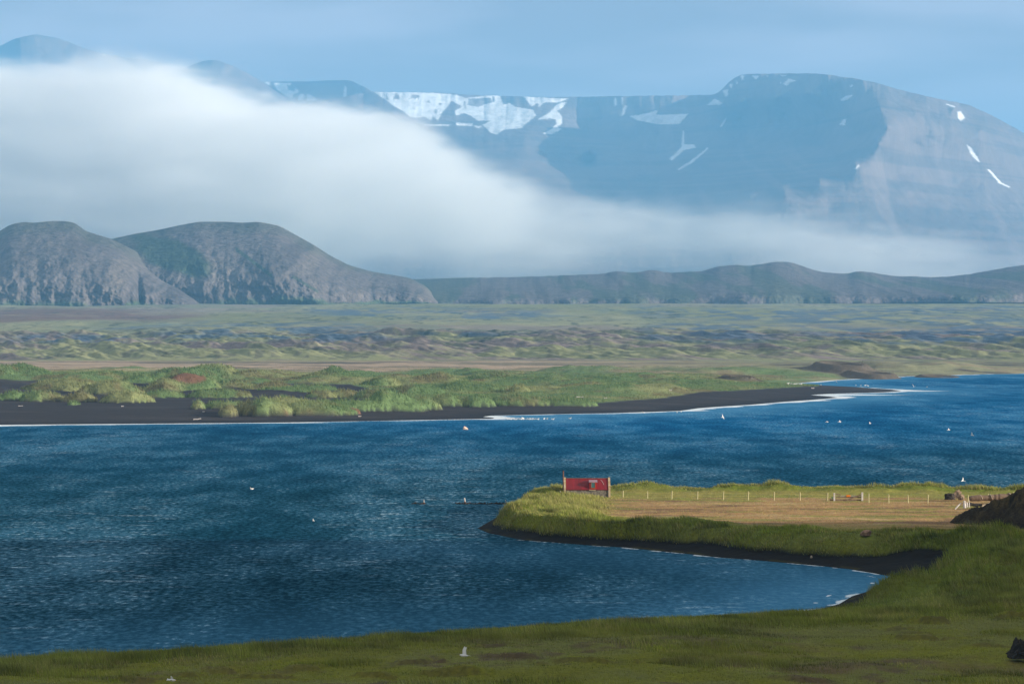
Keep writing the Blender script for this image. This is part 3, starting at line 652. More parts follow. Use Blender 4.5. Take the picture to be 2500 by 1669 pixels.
side_mtn('mountain', skyM3, 430, 1130, 16500, 1400, 480,
    [_x([(1675, 520), (1720, 522), (1722, 542), (1700, 538)]), _x([(1745, 528), (1855, 530), (1850, 545), (1830, 545), (1840, 572), (1875, 585), (1885, 562), (1900, 570), (1900, 590), (1870, 600), (1862, 625), (1820, 610), (1760, 568)]), _x([(1905, 610), (1925, 596), (1945, 610), (1930, 635), (1900, 638)]), _x([(1955, 605), (1970, 600), (2015, 630), (2010, 642), (1955, 640)]),
     _z([(620, 235), (630, 155), (645, 165), (640, 235)]), _z([(640, 262), (700, 205), (770, 235), (790, 258), (832, 262), (830, 290), (800, 305), (760, 285), (700, 290)])], 641, lambda U, V: -1500 * ss(620, 900, U))

# ------------------------------------------------------------------ low bank of fog in front of the mountains
def fog_bank():
    D0, D1 = 8300.0, 10300.0
    top = [(-400, 150), (0, 150), (150, 146), (300, 146), (400, 160), (500, 184), (600, 206), (700, 220), (850, 245), (950, 272), (1010, 300), (1080, 345), (1160, 376), (1250, 398), (1400, 416), (1600, 432), (1750, 446), (1850, 474), (2000, 505), (2200, 535), (2420, 560), (2900, 600)]
    Dm = 9300.0
    wx = lambda u: (u - CX) / F * Dm; wz = lambda v: CAMZ + (HZ - v) / F * Dm
    us_ = np.linspace(-900, 3000, 120)
    tz = wz(interp_sky(top, us_)) + 45; X_ = wx(us_)
    bz = np.full(us_.shape, 120.0)
    # hull: cross-section ring at every station
    ang = np.linspace(0, 2 * math.pi, 25)[:-1]
    ring = np.stack([np.cos(ang), np.sin(ang)], -1)
    co = []
    for x, t_, b_ in zip(X_, tz, bz):
        for c_, s_ in ring:
            cc, s2 = np.sign(c_) * abs(c_) ** .5, np.sign(s_) * abs(s_) ** .6
            co.append((x, Dm + cc * (D1 - D0) / 2, (t_ + b_) / 2 + s2 * (t_ - b_) / 2))
    co = np.array(co); R = len(ring); N = len(X_)
    tr = []
    for i in range(N - 1):
        for j in range(R):
            a, b, c, d = i * R + j, i * R + (j + 1) % R, (i + 1) * R + (j + 1) % R, (i + 1) * R + j
            tr += [(a, b, c), (a, c, d)]
    for e, fl in ((0, 1), (N - 1, 0)):
        for j in range(1, R - 1):
            t3 = (e * R, e * R + j, e * R + j + 1); tr.append(t3[::-1] if fl else t3)
    me = tri_mesh('fog_bank', co, np.array(tr))
    m = bpy.data.materials.new('fog'); m.use_nodes = True; n = m.node_tree.nodes; l = m.node_tree.links
    n.clear()
    out = n.new('ShaderNodeOutputMaterial'); pv = n.new('ShaderNodeVolumePrincipled')
    pv.inputs['Color'].default_value = (1.0, 1.0, 1.0, 1); pv.inputs['Anisotropy'].default_value = 0.0
    tc = n.new('ShaderNodeTexCoord'); sp = n.new('ShaderNodeSeparateXYZ'); l.new(tc.outputs['Object'], sp.inputs[0])
    # top height as a curve of x
    xa, xb, zb = wx(-900), wx(3000), 900.0
    mr = n.new('ShaderNodeMapRange'); mr.inputs[1].default_value = xa; mr.inputs[2].default_value = xb; l.new(sp.outputs['X'], mr.inputs[0])
    fc = n.new('ShaderNodeFloatCurve'); cv = fc.mapping.curves[0]
    P = [((wx(u) - xa) / (xb - xa), wz(v) / zb) for u, v in [(-900, 160)] + top]
    while len(cv.points) < len(P): cv.points.new(.5, .5)
    for q, (a, b) in zip(cv.points, P): q.location = (a, b); q.handle_type = 'AUTO'
    fc.mapping.update(); l.new(mr.outputs[0], fc.inputs['Value'])
    def M(op, a, b):
        r = n.new('ShaderNodeMath'); r.operation = op
        for i, x in enumerate((a, b)):
            if isinstance(x, (int, float)): r.inputs[i].default_value = x
            else: l.new(x, r.inputs[i])
        return r.outputs[0]
    def MR_(x, a, b, c, d, st='SMOOTHSTEP'):
        r = n.new('ShaderNodeMapRange'); r.interpolation_type = st
        for i, v in enumerate((a, b, c, d)): r.inputs[i + 1].default_value = v
        l.new(x, r.inputs[0]); return r.outputs[0]
    mp = n.new('ShaderNodeMapping'); mp.inputs['Scale'].default_value = (1, .8, 2.0); l.new(tc.outputs['Object'], mp.inputs[0])
    nz = n.new('ShaderNodeTexNoise'); nz.inputs['Scale'].default_value = 1 / 420.0; nz.inputs['Detail'].default_value = 5; nz.inputs['Roughness'].default_value = .5
    l.new(mp.outputs[0], nz.inputs['Vector'])
    nb = n.new('ShaderNodeTexNoise'); nb.inputs['Scale'].default_value = 1 / 900.0; nb.inputs['Detail'].default_value = 2; l.new(mp.outputs[0], nb.inputs['Vector'])
    nf = n.new('ShaderNodeTexNoise'); nf.inputs['Scale'].default_value = 1 / 130.0; nf.inputs['Detail'].default_value = 5; nf.inputs['Roughness'].default_value = .6; nf.inputs['Distortion'].default_value = .6
    mp2 = n.new('ShaderNodeMapping'); mp2.inputs['Scale'].default_value = (.55, .35, 1.7); mp2.inputs['Rotation'].default_value = (0, .22, 0); l.new(tc.outputs['Object'], mp2.inputs[0]); l.new(mp2.outputs[0], nf.inputs['Vector'])
    rt = MR_(sp.outputs['X'], wx(500), wx(1500), 0, 1)
    raw = M('SUBTRACT', M('MULTIPLY', fc.outputs[0], zb), sp.outputs['Z'])
    depth = M('ADD', M('SUBTRACT', raw, 18), M('ADD', M('MULTIPLY', M('SUBTRACT', nz.outputs[0], .5), 170.0), M('MULTIPLY', M('SUBTRACT', nf.outputs[0], .5), 190.0)))
    d1 = MR_(depth, -10, 125, 0, 1)
    fd = M('DIVIDE', raw, M('SUBTRACT', 560, M('MULTIPLY', rt, 300)))
    low = MR_(M('ADD', fd, M('MULTIPLY', M('SUBTRACT', nb.outputs[0], .5), .45)), .45, 1.25, 1, .02)
    right = MR_(sp.outputs['X'], wx(480), wx(1560), 1.0, 0.12)
    fy = MR_(sp.outputs['Y'], D0 + 50, D0 + 700, 0, 1); fy2 = MR_(sp.outputs['Y'], D1 - 700, D1 - 50, 1, 0)
    v = M('MULTIPLY', M('MULTIPLY', d1, low), M('MULTIPLY', right, M('MULTIPLY', fy, fy2)))
    v = M('MULTIPLY', v, MR_(nb.outputs[0], .36, .62, .35, 1.6, 'SMOOTHSTEP')); v = M('MULTIPLY', v, MR_(nf.outputs[0], .3, .7, .5, 1.5))
    l.new(M('MULTIPLY', v, 0.0065), pv.inputs['Density'])
    l.new(pv.outputs[0], out.inputs['Volume'])
    link('fog_bank', me, m, kind='stuff', label='low bank of pale fog lying in front of the snowy mountains', category='fog')
fog_bank()

# ------------------------------------------------------------------ helpers for the built things
def gz(x, y):
    z, _ = near_height(np.array([[float(x)]]), np.array([[float(y)]])); return float(z[0, 0])
def fgz(x, y):
    z, _ = far_height(np.array([[float(x)]]), np.array([[float(y)]])); return float(z[0, 0])
def drop_near(u, v, fn=None, lo=150.0, hi=400.0):
    """where the sight line through a photo position (full-size pixels) meets the ground"""
    u, v = u / 1.0643, v / 1.0643
    Y = np.linspace(lo, hi, 900)[None]; X = (u - CX) / F * Y
    z, _ = (fn or near_height)(X, Y); ray = CAMZ - (v - HZ) / F * Y
    k = np.nonzero(np.maximum(z, 0)[0] >= ray[0])[0]
    i = k[0] if len(k) else -1
    return float(X[0, i]), float(Y[0, i]), float(max(z[0, i], 0))
def drop_far(u, v): return drop_near(u, v, far_height, 660.0, 1700.0)
def simple_mat(name, col, rough=.8, nscale=4.0, amt=.35, col2=None, bump=.4, stretch=(1, 1, 1), metal=0.0, spec=.3):
    m, n, l, p = new_mat(name)
    tc = n.new('ShaderNodeTexCoord'); mp = n.new('ShaderNodeMapping'); mp.inputs['Scale'].default_value = stretch
    l.new(tc.outputs['Object'], mp.inputs[0])
    z = n.new('ShaderNodeTexNoise'); z.inputs['Scale'].default_value = nscale; z.inputs['Detail'].default_value = 6; z.inputs['Roughness'].default_value = .65
    l.new(mp.outputs[0], z.inputs['Vector'])
    r = n.new('ShaderNodeMapRange'); r.inputs[1].default_value = .35; r.inputs[2].default_value = .65; l.new(z.outputs[0], r.inputs[0])
    mx = n.new('ShaderNodeMix'); mx.data_type = 'RGBA'
    c2 = col2 or tuple(c * (1 - amt) for c in col)
    mx.inputs[6].default_value = (*col, 1); mx.inputs[7].default_value = (*c2, 1)
    l.new(r.outputs[0], mx.inputs[0]); l.new(mx.outputs[2], p.inputs['Base Color'])
    p.inputs['Roughness'].default_value = rough; p.inputs['Metallic'].default_value = metal; p.inputs['Specular IOR Level'].default_value = spec
    if bump:
        b = n.new('ShaderNodeBump'); b.inputs['Strength'].default_value = bump; b.inputs['Distance'].default_value = .03
        l.new(z.outputs[0], b.inputs['Height']); l.new(b.outputs[0], p.inputs['Normal'])
    return m
M_STONE = simple_mat('rubble_stone', (.25, .22, .18), .95, 3.2, col2=(.07, .06, .05), bump=.9)
M_CONC = simple_mat('lichened_concrete', (.44, .37, .27), .9, 2.5, col2=(.30, .19, .07))
M_RED = simple_mat('red_corrugated_iron', (.22, .006, .013), .5, 1.2, col2=(.13, .005, .010), bump=.1, spec=.4, stretch=(2.2, .25, .25))
M_REDW = simple_mat('red_painted_wood', (.36, .018, .022), .5, 3.0, col2=(.25, .012, .016), bump=.1)
M_RUST = simple_mat('rusty_pipe', (.11, .045, .028), .8, 6.0, col2=(.20, .10, .07))
M_TRIM = simple_mat('pale_trim', (.34, .22, .27), .7, 3.0)
M_ORANGEW = simple_mat('orange_window_frame', (.45, .13, .03), .6, 3.0)
M_POST = simple_mat('pale_yellow_post', (.55, .50, .27), .85, 6.0, col2=(.40, .35, .19))
M_GREYW = simple_mat('weathered_grey_wood', (.42, .40, .36), .9, 5.0, col2=(.22, .20, .18), stretch=(3, 3, .6))
M_BROWNW = simple_mat('dark_brown_board', (.13, .085, .055), .9, 5.0, col2=(.20, .14, .10))
M_DRIFT = simple_mat('bleached_driftwood', (.50, .43, .33), .9, 3.0, col2=(.30, .22, .15))
M_BONE = simple_mat('silvered_driftwood', (.62, .60, .58), .85, 4.0, col2=(.42, .36, .32))
M_ORANGE = simple_mat('orange_plastic', (.75, .19, .01), .5, 3.0, amt=.2)
M_DARK = simple_mat('dark_rubber', (.02, .02, .02), .7, 3.0)
M_WHITE = simple_mat('white_feathers', (.80, .79, .76), .8, 6.0, amt=.12, bump=0)
M_GREYF = simple_mat('grey_wing', (.55, .56, .58), .8, 6.0, amt=.15, bump=0)
M_BEAK = simple_mat('yellow_bill', (.70, .42, .06), .6, 6.0, amt=.1, bump=0)
M_KELP = simple_mat('wet_seaweed', (.035, .022, .012), .6, 3.0, col2=(.012, .009, .007))
M_GREEN = simple_mat('green_rope', (.02, .20, .13), .7, 5.0)
M_BOULD = simple_mat('brown_boulder', (.34, .21, .13), .95, 2.2, col2=(.14, .09, .065), bump=1.0)
M_LAVA = simple_mat('black_lava', (.020, .017, .015), .95, 2.5, col2=(.045, .038, .032), bump=1.0)
M_CRAG = simple_mat('mixed_crag', (.36, .26, .17), .95, 1.3, col2=(.05, .035, .03), bump=1.0)
M_PINK = simple_mat('pink_float', (.68, .42, .30), .7, 2.0, col2=(.80, .66, .56), bump=.2)
gm, gn, gl, gp = new_mat('window_glass')
gp.inputs['Base Color'].default_value = (.05, .13, .15, 1); gp.inputs['Roughness'].default_value = .08; gp.inputs['Specular IOR Level'].default_value = .7
M_GLASS = gm

class MB:
    def __init__(s): s.bm = bmesh.new()
    def box(s, c, d, rot=None, taper=1.0):
        r = bmesh.ops.create_cube(s.bm, size=1)['verts']
        m = (rot or Matrix.Identity(3))
        for v in r:
            k = taper if v.co.z > 0 else 1
            v.co = m @ Vector((v.co.x * d[0] * k, v.co.y * d[1] * k, v.co.z * d[2])) + Vector(c)
        return s
    def tube(s, pts, rad, seg=8, cap=True):
        pts = [Vector(p) for p in pts]; n = len(pts)
        rad = rad if isinstance(rad, (list, tuple)) else [rad] * n
        rings = []
        for i, p in enumerate(pts):
            t = (pts[min(i + 1, n - 1)] - pts[max(i - 1, 0)]).normalized()
            a = t.cross(Vector((0, .13, 1)) if abs(t.z) < .9 else Vector((1, 0, 0))).normalized(); b = t.cross(a)
            rings.append([s.bm.verts.new(p + (a * math.cos(2 * math.pi * k / seg) + b * math.sin(2 * math.pi * k / seg)) * rad[i]) for k in range(seg)])
        for i in range(n - 1):
            for k in range(seg): s.bm.faces.new((rings[i][k], rings[i][(k + 1) % seg], rings[i + 1][(k + 1) % seg], rings[i + 1][k]))
        if cap: s.bm.faces.new(rings[0][::-1]); s.bm.faces.new(rings[-1])
        return s
    def ball(s, c, r, sub=2):
        vs_ = bmesh.ops.create_icosphere(s.bm, subdivisions=sub, radius=1)['verts']
        for v in vs_: v.co = Vector((v.co.x * r[0], v.co.y * r[1], v.co.z * r[2])) + Vector(c)
        return vs_
    def poly(s, pts, thick, axis):            # flat outline extruded by thick along axis vector
        a = [s.bm.verts.new(Vector(p)) for p in pts]; b = [s.bm.verts.new(Vector(p) + Vector(axis) * thick) for p in pts]
        s.bm.faces.new(a); s.bm.faces.new(b[::-1])
        for i in range(len(a)): s.bm.faces.new((a[i], b[i], b[(i + 1) % len(a)], a[(i + 1) % len(a)]))
        return s
    def build(s, name, mat, parent=None, loc=None, bevel=0.0, smooth=False, **props):
        if bevel: bmesh.ops.bevel(s.bm, geom=list(s.bm.edges), offset=bevel, segments=2, affect='EDGES')
        bmesh.ops.recalc_face_normals(s.bm, faces=list(s.bm.faces))
        me = bpy.data.meshes.new(name); s.bm.to_mesh(me); s.bm.free()
        if smooth: me.polygons.foreach_set('use_smooth', np.ones(len(me.polygons), bool))
        return link(name, me, mat, parent, loc, **props)
def thing(name, loc, label, cat, group=None, rz=0.0):
    o = bpy.data.objects.new(name, None); COL.objects.link(o); o.location = loc; o.rotation_euler = (0, 0, rz); o.empty_display_size = .3
    o['label'] = label; o['category'] = cat
    if group: o['group'] = group
    return o
def copy_thing(src, loc, rz, label, scale=1.0):
    c = src.copy(); COL.objects.link(c); c.location = loc; c.rotation_euler = (0, 0, rz); c['label'] = label
    c.scale = (scale,) * 3
    for ch in list(src.children):
        k = ch.copy(); COL.objects.link(k); k.parent = c
    return c
def rock_mesh(r, seed, jag=.35, sub=4, flat=.25, sq=0.0):
    mb = MB(); vs_ = mb.ball((0, 0, 0), (1, 1, 1), sub)
    P = np.array([v.co for v in vs_])
    rs_ = np.random.RandomState(seed)
    for _ in range(16):                      # knock flat facets off the ball
        nrm = rs_.normal(size=3); nrm /= np.linalg.norm(nrm); d = P @ nrm; lim = rs_.uniform(.55, .85)
        P = P - np.maximum(d - lim, 0)[:, None] * nrm * .9
    k = 1 + jag * .5 * (fbm(P[:, 0] * 2.2 + seed, P[:, 1] * 2.2 + P[:, 2] * 3.1, 5, seed, .6)) 
    P = P * k[:, None] * np.array(r); P[:, 2] = np.maximum(P[:, 2], -flat * r[2])
    for v, p_ in zip(vs_, P): v.co = p_
    return mb

# ------------------------------------------------------------------ the red-roofed hut on the spit
HD = 367.0; HK = HD / 6944.0                       # metres per full-size pixel there
hx = lambda u: (u - 1250) * HK
HZ0 = 2.25
hut = thing('hut', (hx(1433), HD + 1.6, HZ0), 'small stone hut with dark red iron roof standing at the end of the grassy spit', 'hut')
L2 = (1489.5 - 1377) / 2 * HK; WD = 1.6; EH = .97; RH = 1.30; x_l, x_r = -L2, L2
mb = MB()                                          # front and back walls, stone
mb.box((0, -WD + .2, EH / 2 - .6), (2 * L2 - .3, .4, EH + 1.2)); mb.box((0, WD - .2, EH / 2 - .6), (2 * L2 - .3, .4, EH + 1.2))
wall = mb.build('wall', M_STONE, hut)
mb = MB()                                          # corrugated roof, two pitches
nc = 78
def pitch(sign):
    ya, yb = sign * (WD + .10), 0.0; za, zb = EH - .02, EH + RH
    x0_, x1_ = x_l + .12, x_r - .12; row = []
    for side, (yy, zz) in enumerate(((ya, za), (yb, zb))):
        row.append([mb.bm.verts.new((x0_ + (x1_ - x0_) * i / nc, yy, zz + (.022 if i % 2 else -.022) + .0)) for i in range(nc + 1)])
    low = [mb.bm.verts.new(v.co - Vector((0, 0, .07))) for v in row[0]]
    for i in range(nc):
        mb.bm.faces.new((row[0][i], row[0][i + 1], row[1][i + 1], row[1][i])); mb.bm.faces.new((low[i], low[i + 1], row[0][i + 1], row[0][i]))
pitch(-1); pitch(1)
roof = mb.build('roof', M_RED, hut)
MB().tube([(x_l + .12, 0, EH + RH + .02), (x_r - .12, 0, EH + RH + .02)], .05, 8).build('ridge_cap', M_RUST, roof)
g_l = (x_l - .02, x_l + .26); g_r = (x_r - .22, x_r + .06)
for gi, (ga, gb) in enumerate((g_l, g_r)):         # gable walls standing proud of the roof
    o_ = .16
    P = [(-WD - .12, -.9), (-WD - .12, EH + .08), (0, EH + RH + .17), (WD + .12, EH + .08), (WD + .12, -.9)]
    mb = MB(); mb.poly([(ga, y, z) for y, z in P], gb - ga, (1, 0, 0)); mb.build('gable_wall', M_CONC, hut, bevel=.02)
mb = MB().tube([(x_l - .06, -.45, .2), (x_l - .06, -.45, EH + RH + 1.0)], .085, 10); pipe = mb.build('flue_pipe', M_RUST, hut)
MB().tube([(x_l - .06, -.45, EH + RH + 1.0), (x_l - .06, -.45, EH + RH + 1.08)], [.11, .06], 10).build('cap', M_DARK, pipe)
# dormer
dxa, dxb = hx(1439) - hx(1433), hx(1457.5) - hx(1433)
dm = (dxa + dxb) / 2; dw = dxb - dxa; yf = -WD - .02; zt = EH + .93
mb = MB(); mb.poly([(dxa, yf, EH + .02), (dxa, yf, zt), (dxa, -.40, zt + .02), (dxa, -WD + .1, EH + .02)], dw, (1, 0, 0)); dorm = mb.build('dormer', M_REDW, hut)
mb = MB(); mb.box((dm, -1.16, zt + .09), (dw + .12, 1.05, .04), Matrix.Rotation(math.radians(14), 3, 'X')); mb.build('dormer_roof', M_TRIM, dorm)
wx0, wx1 = hx(1443) - hx(1433), hx(1453) - hx(1433); wz0, wz1 = EH + .16, zt - .05
mb = MB()
for c_, d_ in ((((wx0 + wx1) / 2, yf - .02, wz0), (wx1 - wx0 + .12, .05, .06)), (((wx0 + wx1) / 2, yf - .02, wz1), (wx1 - wx0 + .12, .05, .05)), ((wx0, yf - .02, (wz0 + wz1) / 2), (.06, .05, wz1 - wz0 - .06)), ((wx1, yf - .02, (wz0 + wz1) / 2), (.05, .05, wz1 - wz0 - .06))): mb.box(c_, d_)
win = mb.build('window', M_ORANGEW, hut)
mb = MB(); mb.box(((wx0 + wx1) / 2, yf - .008, (wz0 + wz1) / 2), (wx1 - wx0 - .05, .012, wz1 - wz0 - .06)); mb.build('pane', M_GLASS, win)
mb = MB(); mb.box((dm - .1, -WD - .12, EH - .10), (.85, .10, .09)); mb.build('sill', M_CONC, win)
MB().tube([(hx(1467) - hx(1433), -.30, EH + 1.13), (hx(1470) - hx(1433), -.42, EH + 1.03), (hx(1474.5) - hx(1433), -1.0, EH + .55)], .022, 6).build('rope', M_BONE, hut)
# orange float by the gable
x, y, z = hx(1370.5), HD + .6, 2.2
t = thing('fishing_float', (x, y, z), 'orange fishing float with a white top resting at the left end of the red hut', 'float')
mb = MB(); mb.ball((0, 0, .28), (.17, .17, .26)); mb.tube([(0, 0, .5), (.02, 0, .62)], [.05, .04], 8); mb.build('body', M_ORANGE, t, smooth=True)
mb = MB(); mb.ball((-.10, .02, .66), (.09, .09, .11)); mb.build('buoy_top', M_WHITE, t, smooth=True)
mb = MB(); mb.tube([(-.17, -.02, .38), (-.05, -.17, .30), (.1, -.16, .12)], .045, 8); mb.build('strap', M_DARK, t)

# ------------------------------------------------------------------ fence, gate and posts
def post_mesh(r, h):
    mb = MB(); mb.tube([(0, 0, -.4), (0, 0, h * .5), (.01, 0, h - .03), (.012, 0, h)], [r * 1.05, r, r * .95, r * .6], 8); return mb
post_list = [(1521, 1197, 1213), (1581, 1198.5, 1216), (1640, 1198, 1218), (1703, 1199, 1218.5), (1766, 1199, 1220), (1826.5, 1199, 1220.5), (1890, 1200, 1221), (1953, 1201, 1221.5), (2020, 1202, 1221.5),
    (2121, 1204, 1227), (2169.6, 1206, 1228), (2217, 1208, 1227), (2265, 1207, 1228), (2363.5, 1208, 1223), (2412, 1204.5, 1222), (2473.6, 1200, 1220)]
post_lab = ['pale wooden fence post nearest the red hut', 'second pale fence post from the red hut', 'third pale fence post from the red hut', 'fourth pale fence post from the red hut', 'fifth pale fence post from the red hut',
    'fourth pale fence post left of the wooden gate', 'third pale fence post left of the wooden gate', 'second pale fence post left of the wooden gate', 'thin pale fence post just left of the wooden gate',
    'first pale fence post right of the wooden gate', 'second pale fence post right of the wooden gate', 'third pale fence post right of the wooden gate', 'fourth pale fence post right of the gate, left of the crag',
    'pale fence post at the left end of the long log', 'fence post tip showing above the middle of the long log', 'fence post tip behind the long log by the dark hill']
first = None; tops = []
for (u, vt, vb2), lb in zip(post_list, post_lab):
    x, y, z = drop_near(u, vb2, lo=300)
    if y > 378: y = 366.0; x = (u / 1.0643 - CX) / F * y; z = gz(x, y)
    h = (vb2 - vt) * y / 6944.0
    if first is None:
        first = post_mesh(.068, 1.0).build('fence_post', M_POST, group='fence posts across the spit')
        o = first
    else: o = first.copy(); COL.objects.link(o)
    o.location = (x, y, z); o.scale = (1, 1, max(h, .75)); o.rotation_euler = (random.Random(u).uniform(-.03, .03), random.Random(u + 1).uniform(-.04, .04), 0)
    o['label'] = lb; o['category'] = 'fence post'; tops.append((x, y, z, max(h, .75)))
def wire(idx, label):
    mb = MB()
    for fr in (.35, .62, .9):
        mb.tube([(tops[i][0], tops[i][1] - .06, tops[i][2] + tops[i][3] * fr) for i in idx], .006, 4)
    mb.build('fence_wire', M_RUST, label=label, category='fence wire', group='wires of the spit fence')
wire(range(0, 9), 'thin wire strands strung from the hut to the gate'); wire(range(9, 13), 'thin wire strands strung right of the wooden gate')
gx0, gy0, gz0 = drop_near(2036.8, 1222.5, lo=300); gx1, gy1, gz1 = drop_near(2105, 1224, lo=300)
gy1 = gy0
for (x, z, wd, hh, lb, u) in ((gx0, gz0, .10, 1.02, 'squared grey gate post on the left side of the gate', 2036.8), (gx1, gz1, .14, 1.06, 'thick white-sided gate post on the right side of the gate', 2105)):
    xx = (u / 1.0643 - CX) / F * gy0
    MB().box((0, 0, hh / 2 - .2), (wd * 2 if u < 2100 else wd * 1.7, wd * 1.8, hh + .4)).build('gate_post', M_BONE, None, (xx, gy0, gz(xx, gy0)), bevel=.02, label=lb, category='gate post', group='posts of the wooden gate')
gk = gy0 / 6944.0; gX = lambda u: (u - 2036.8) * gk; gZ = lambda v: (1222.5 - v) * gk
gate = thing('gate', ((2036.8 / 1.0643 - CX) / F * gy0, gy0, gz(gx0, gy0)), 'broken grey wooden gate with diagonal brace and an orange sign', 'gate')
for (u0, v0, u1, v1, w_) in ((2040, 1206, 2053, 1207.5, .13), (2041, 1212.6, 2103, 1213.6, .15), (2026, 1219.5, 2103, 1220, .15), (2053, 1210, 2103, 1210, .08)):
    a, b = Vector((gX(u0), .1, gZ(v0))), Vector((gX(u1), .1, gZ(v1))); d = b - a
    MB().box((a + b) / 2, (d.length, .05, w_), Matrix.Rotation(-math.atan2(d.z, d.x), 3, 'Y')).build('rail', M_GREYW if w_ < .1 else M_BROWNW, gate)
a, b = Vector((gX(2056), -.06, gZ(1224))), Vector((gX(2102), -.06, gZ(1207))); d = b - a
MB().box((a + b) / 2, (d.length, .05, .16), Matrix.Rotation(-math.atan2(d.z, d.x), 3, 'Y')).build('brace', M_BROWNW, gate)
MB().box((gX(2071.3), .03, gZ(1210)), (.52, .04, .23)).build('sign', M_ORANGE, gate, bevel=.01)
MB().tube([(gX(2030), 0, gZ(1214)), (gX(2033), -.1, gZ(1213)), (gX(2033.5), 0, gZ(1216)), (gX(2030.5), .0, gZ(1216))], .05, 6).build('rope', M_GREEN, gate)

# stakes standing in the water and the weed-hung line between them
stk = [(1035, 1220, 1231, .0, .06, 'short white stake standing alone farthest out in the water'), (1136, 1216.5, 1232, -.12, .11, 'thickest white stake standing in the water'),
    (1238, 1221, 1232, -.25, .05, 'thin leaning stake in the dark weed line'), (1288, 1214, 1232, -.18, .07, 'tall leaning stake at the landward end of the weed line'), (1329.4, 1210.5, 1220.5, .02, .06, 'pale stake standing at the grassy edge left of the hut')]
for i, (u, vt, vb2, lean, r, lb) in enumerate(stk):
    y = 388.0 if i < 4 else 379.0; x = (u / 1.0643 - CX) / F * y
    z = 0.0 if i < 4 else gz(x, y); h = (vb2 - vt) * y / 6944.0
    z = z - .02
    o = thing('stake', (x, y, z), lb, 'stake', 'old stakes off the end of the spit')
    MB().tube([(0, 0, -.6), (lean * .5, 0, h * .45)], [r, r * .95], 8).build('foot', M_RUST, o)
    MB().tube([(lean * .5, 0, h * .45), (lean, 0, h - .04), (lean * 1.02, 0, h)], [r * .95, r * .9, r * .5], 8).build('shaft', M_BONE, o)
rng_ = random.Random(5)
for (u0, u1, lb) in ((1006, 1040, 'short dark weed-covered beam by the outermost white stake'), (1113, 1306, 'long dark weed-hung line lying on the water between the stakes')):
    mb = MB(); pts = []; n_ = int((u1 - u0) / 3)
    for i in range(n_ + 1):
        u = u0 + (u1 - u0) * i / n_; y = 388.1 + .3 * math.sin(i * .7); pts.append(((u / 1.0643 - CX) / F * y, y, .02 + .09 * rng_.random()))
    mb.tube(pts, [.03 + .09 * rng_.random() for _ in pts], 6)
    for _ in range(int(n_ * 1.5)):
        q = rng_.choice(pts); mb.ball((q[0] + rng_.uniform(-.2, .2), q[1] + rng_.uniform(-.1, .1), rng_.uniform(.0, .2)), (rng_.uniform(.05, .22), .08, rng_.uniform(.04, .12)), 1)
    mb.build('weed_line', M_KELP, label=lb, category='weed line')

# ------------------------------------------------------------------ crag, logs, stumps and rocks
def place_rock(name, u0, u1, vt, vb2, mat, seed, label, cat, fn=None, jag=.35, group=None, ryk=.8, sub=4):
    x, y, z = (fn or drop_near)((u0 + u1) / 2, vb2); k = y / 6944.0
    w_ = (u1 - u0) * k / 2; h = (vb2 - vt) * k
    mb = rock_mesh((w_, w_ * ryk, h * .85), seed, jag, sub)
    o = mb.build(name, mat, None, (x, y + w_ * ryk * .6, z + h * .42), label=label, category=cat, smooth=False)
    o.data.polygons.foreach_set('use_smooth', np.zeros(len(o.data.polygons), bool))
    if group: o['group'] = group
    return o
place_rock('boulder', 2096, 2134, 1296, 1313, M_BOULD, 11, 'flat-based brown boulder lying in the shaded long grass', 'boulder', jag=.25)
place_rock('crag', 2304, 2334, 1205, 1223, M_LAVA, 21, 'black jagged left half of the rock outcrop by the fence', 'rock', jag=.6, group='rock outcrop at the fence end')
place_rock('crag', 2320, 2350, 1199, 1221, M_CRAG, 22, 'brown and cream right half of the rock outcrop by the fence', 'rock', jag=.6, group='rock outcrop at the fence end')
place_rock('crag', 2340, 2357, 1210, 1223, M_CRAG, 23, 'small splintered pale rock at the right foot of the outcrop', 'rock', jag=.7, group='rock outcrop at the fence end')
place_rock('lava_rock', 2458, 2530, 1574, 1620, M_LAVA, 31, 'rough black lava rock at the bottom right corner of the foreground', 'rock', jag=.95, sub=5)
place_rock('beach_stone', 1977, 1984, 1358, 1364, M_DRIFT, 41, 'single pale stone on the shaded black beach', 'stone')
place_rock('float_block', 1129, 1143, 1042, 1050, M_PINK, 42, 'pinkish white block floating alone near the far black beach', 'float', fn=lambda u, v: (*on(u / 1.0643, v / 1.0643), 0.0), jag=.15)
def log(name, pa, pb, ra, rb, mat, label, cat, bands=None, group=None, drop=True):
    n_ = 26; mb = MB(); r1 = random.Random(int(pa[0])); pts, rad = [], []
    for i in range(n_ + 1):
        t = i / n_; p_ = Vector(pa) * (1 - t) + Vector(pb) * t
        p_ += Vector((0, 0, .03 * math.sin(t * 9))); pts.append(p_); rad.append((ra * (1 - t) + rb * t) * (1 + .10 * r1.uniform(-1, 1) + .07 * math.sin(t * 14)) * (.8 if i in (0, n_) else 1))
    mb.tube(pts, rad, 14)
    o = mb.build(name, mat, label=label, category=cat)
    if group: o['group'] = group
    for t0, t1 in (bands or []):
        a = Vector(pa) * (1 - t0) + Vector(pb) * t0; b = Vector(pa) * (1 - t1) + Vector(pb) * t1; rr = ra * (1 - t0) + rb * t0
        m2 = MB(); q = []
        for k in range(17):
            f_ = k / 16; an = math.pi * (-.1 + 1.2 * f_); c_ = a * (1 - f_) + b * f_
            q.append(c_ + Vector((0, -math.cos(an) * rr * 1.06, math.sin(an) * rr * 1.06)))
        m2.tube(q, rr * .10, 6); m2.build('pale_band', M_DRIFT, o)
    return o
yl = 352.0; kl = yl / 6944.0
wxl = lambda u: (u - 1250) * kl; wzl = lambda v: CAMZ - (v / 1.0643 - HZ) / F * yl
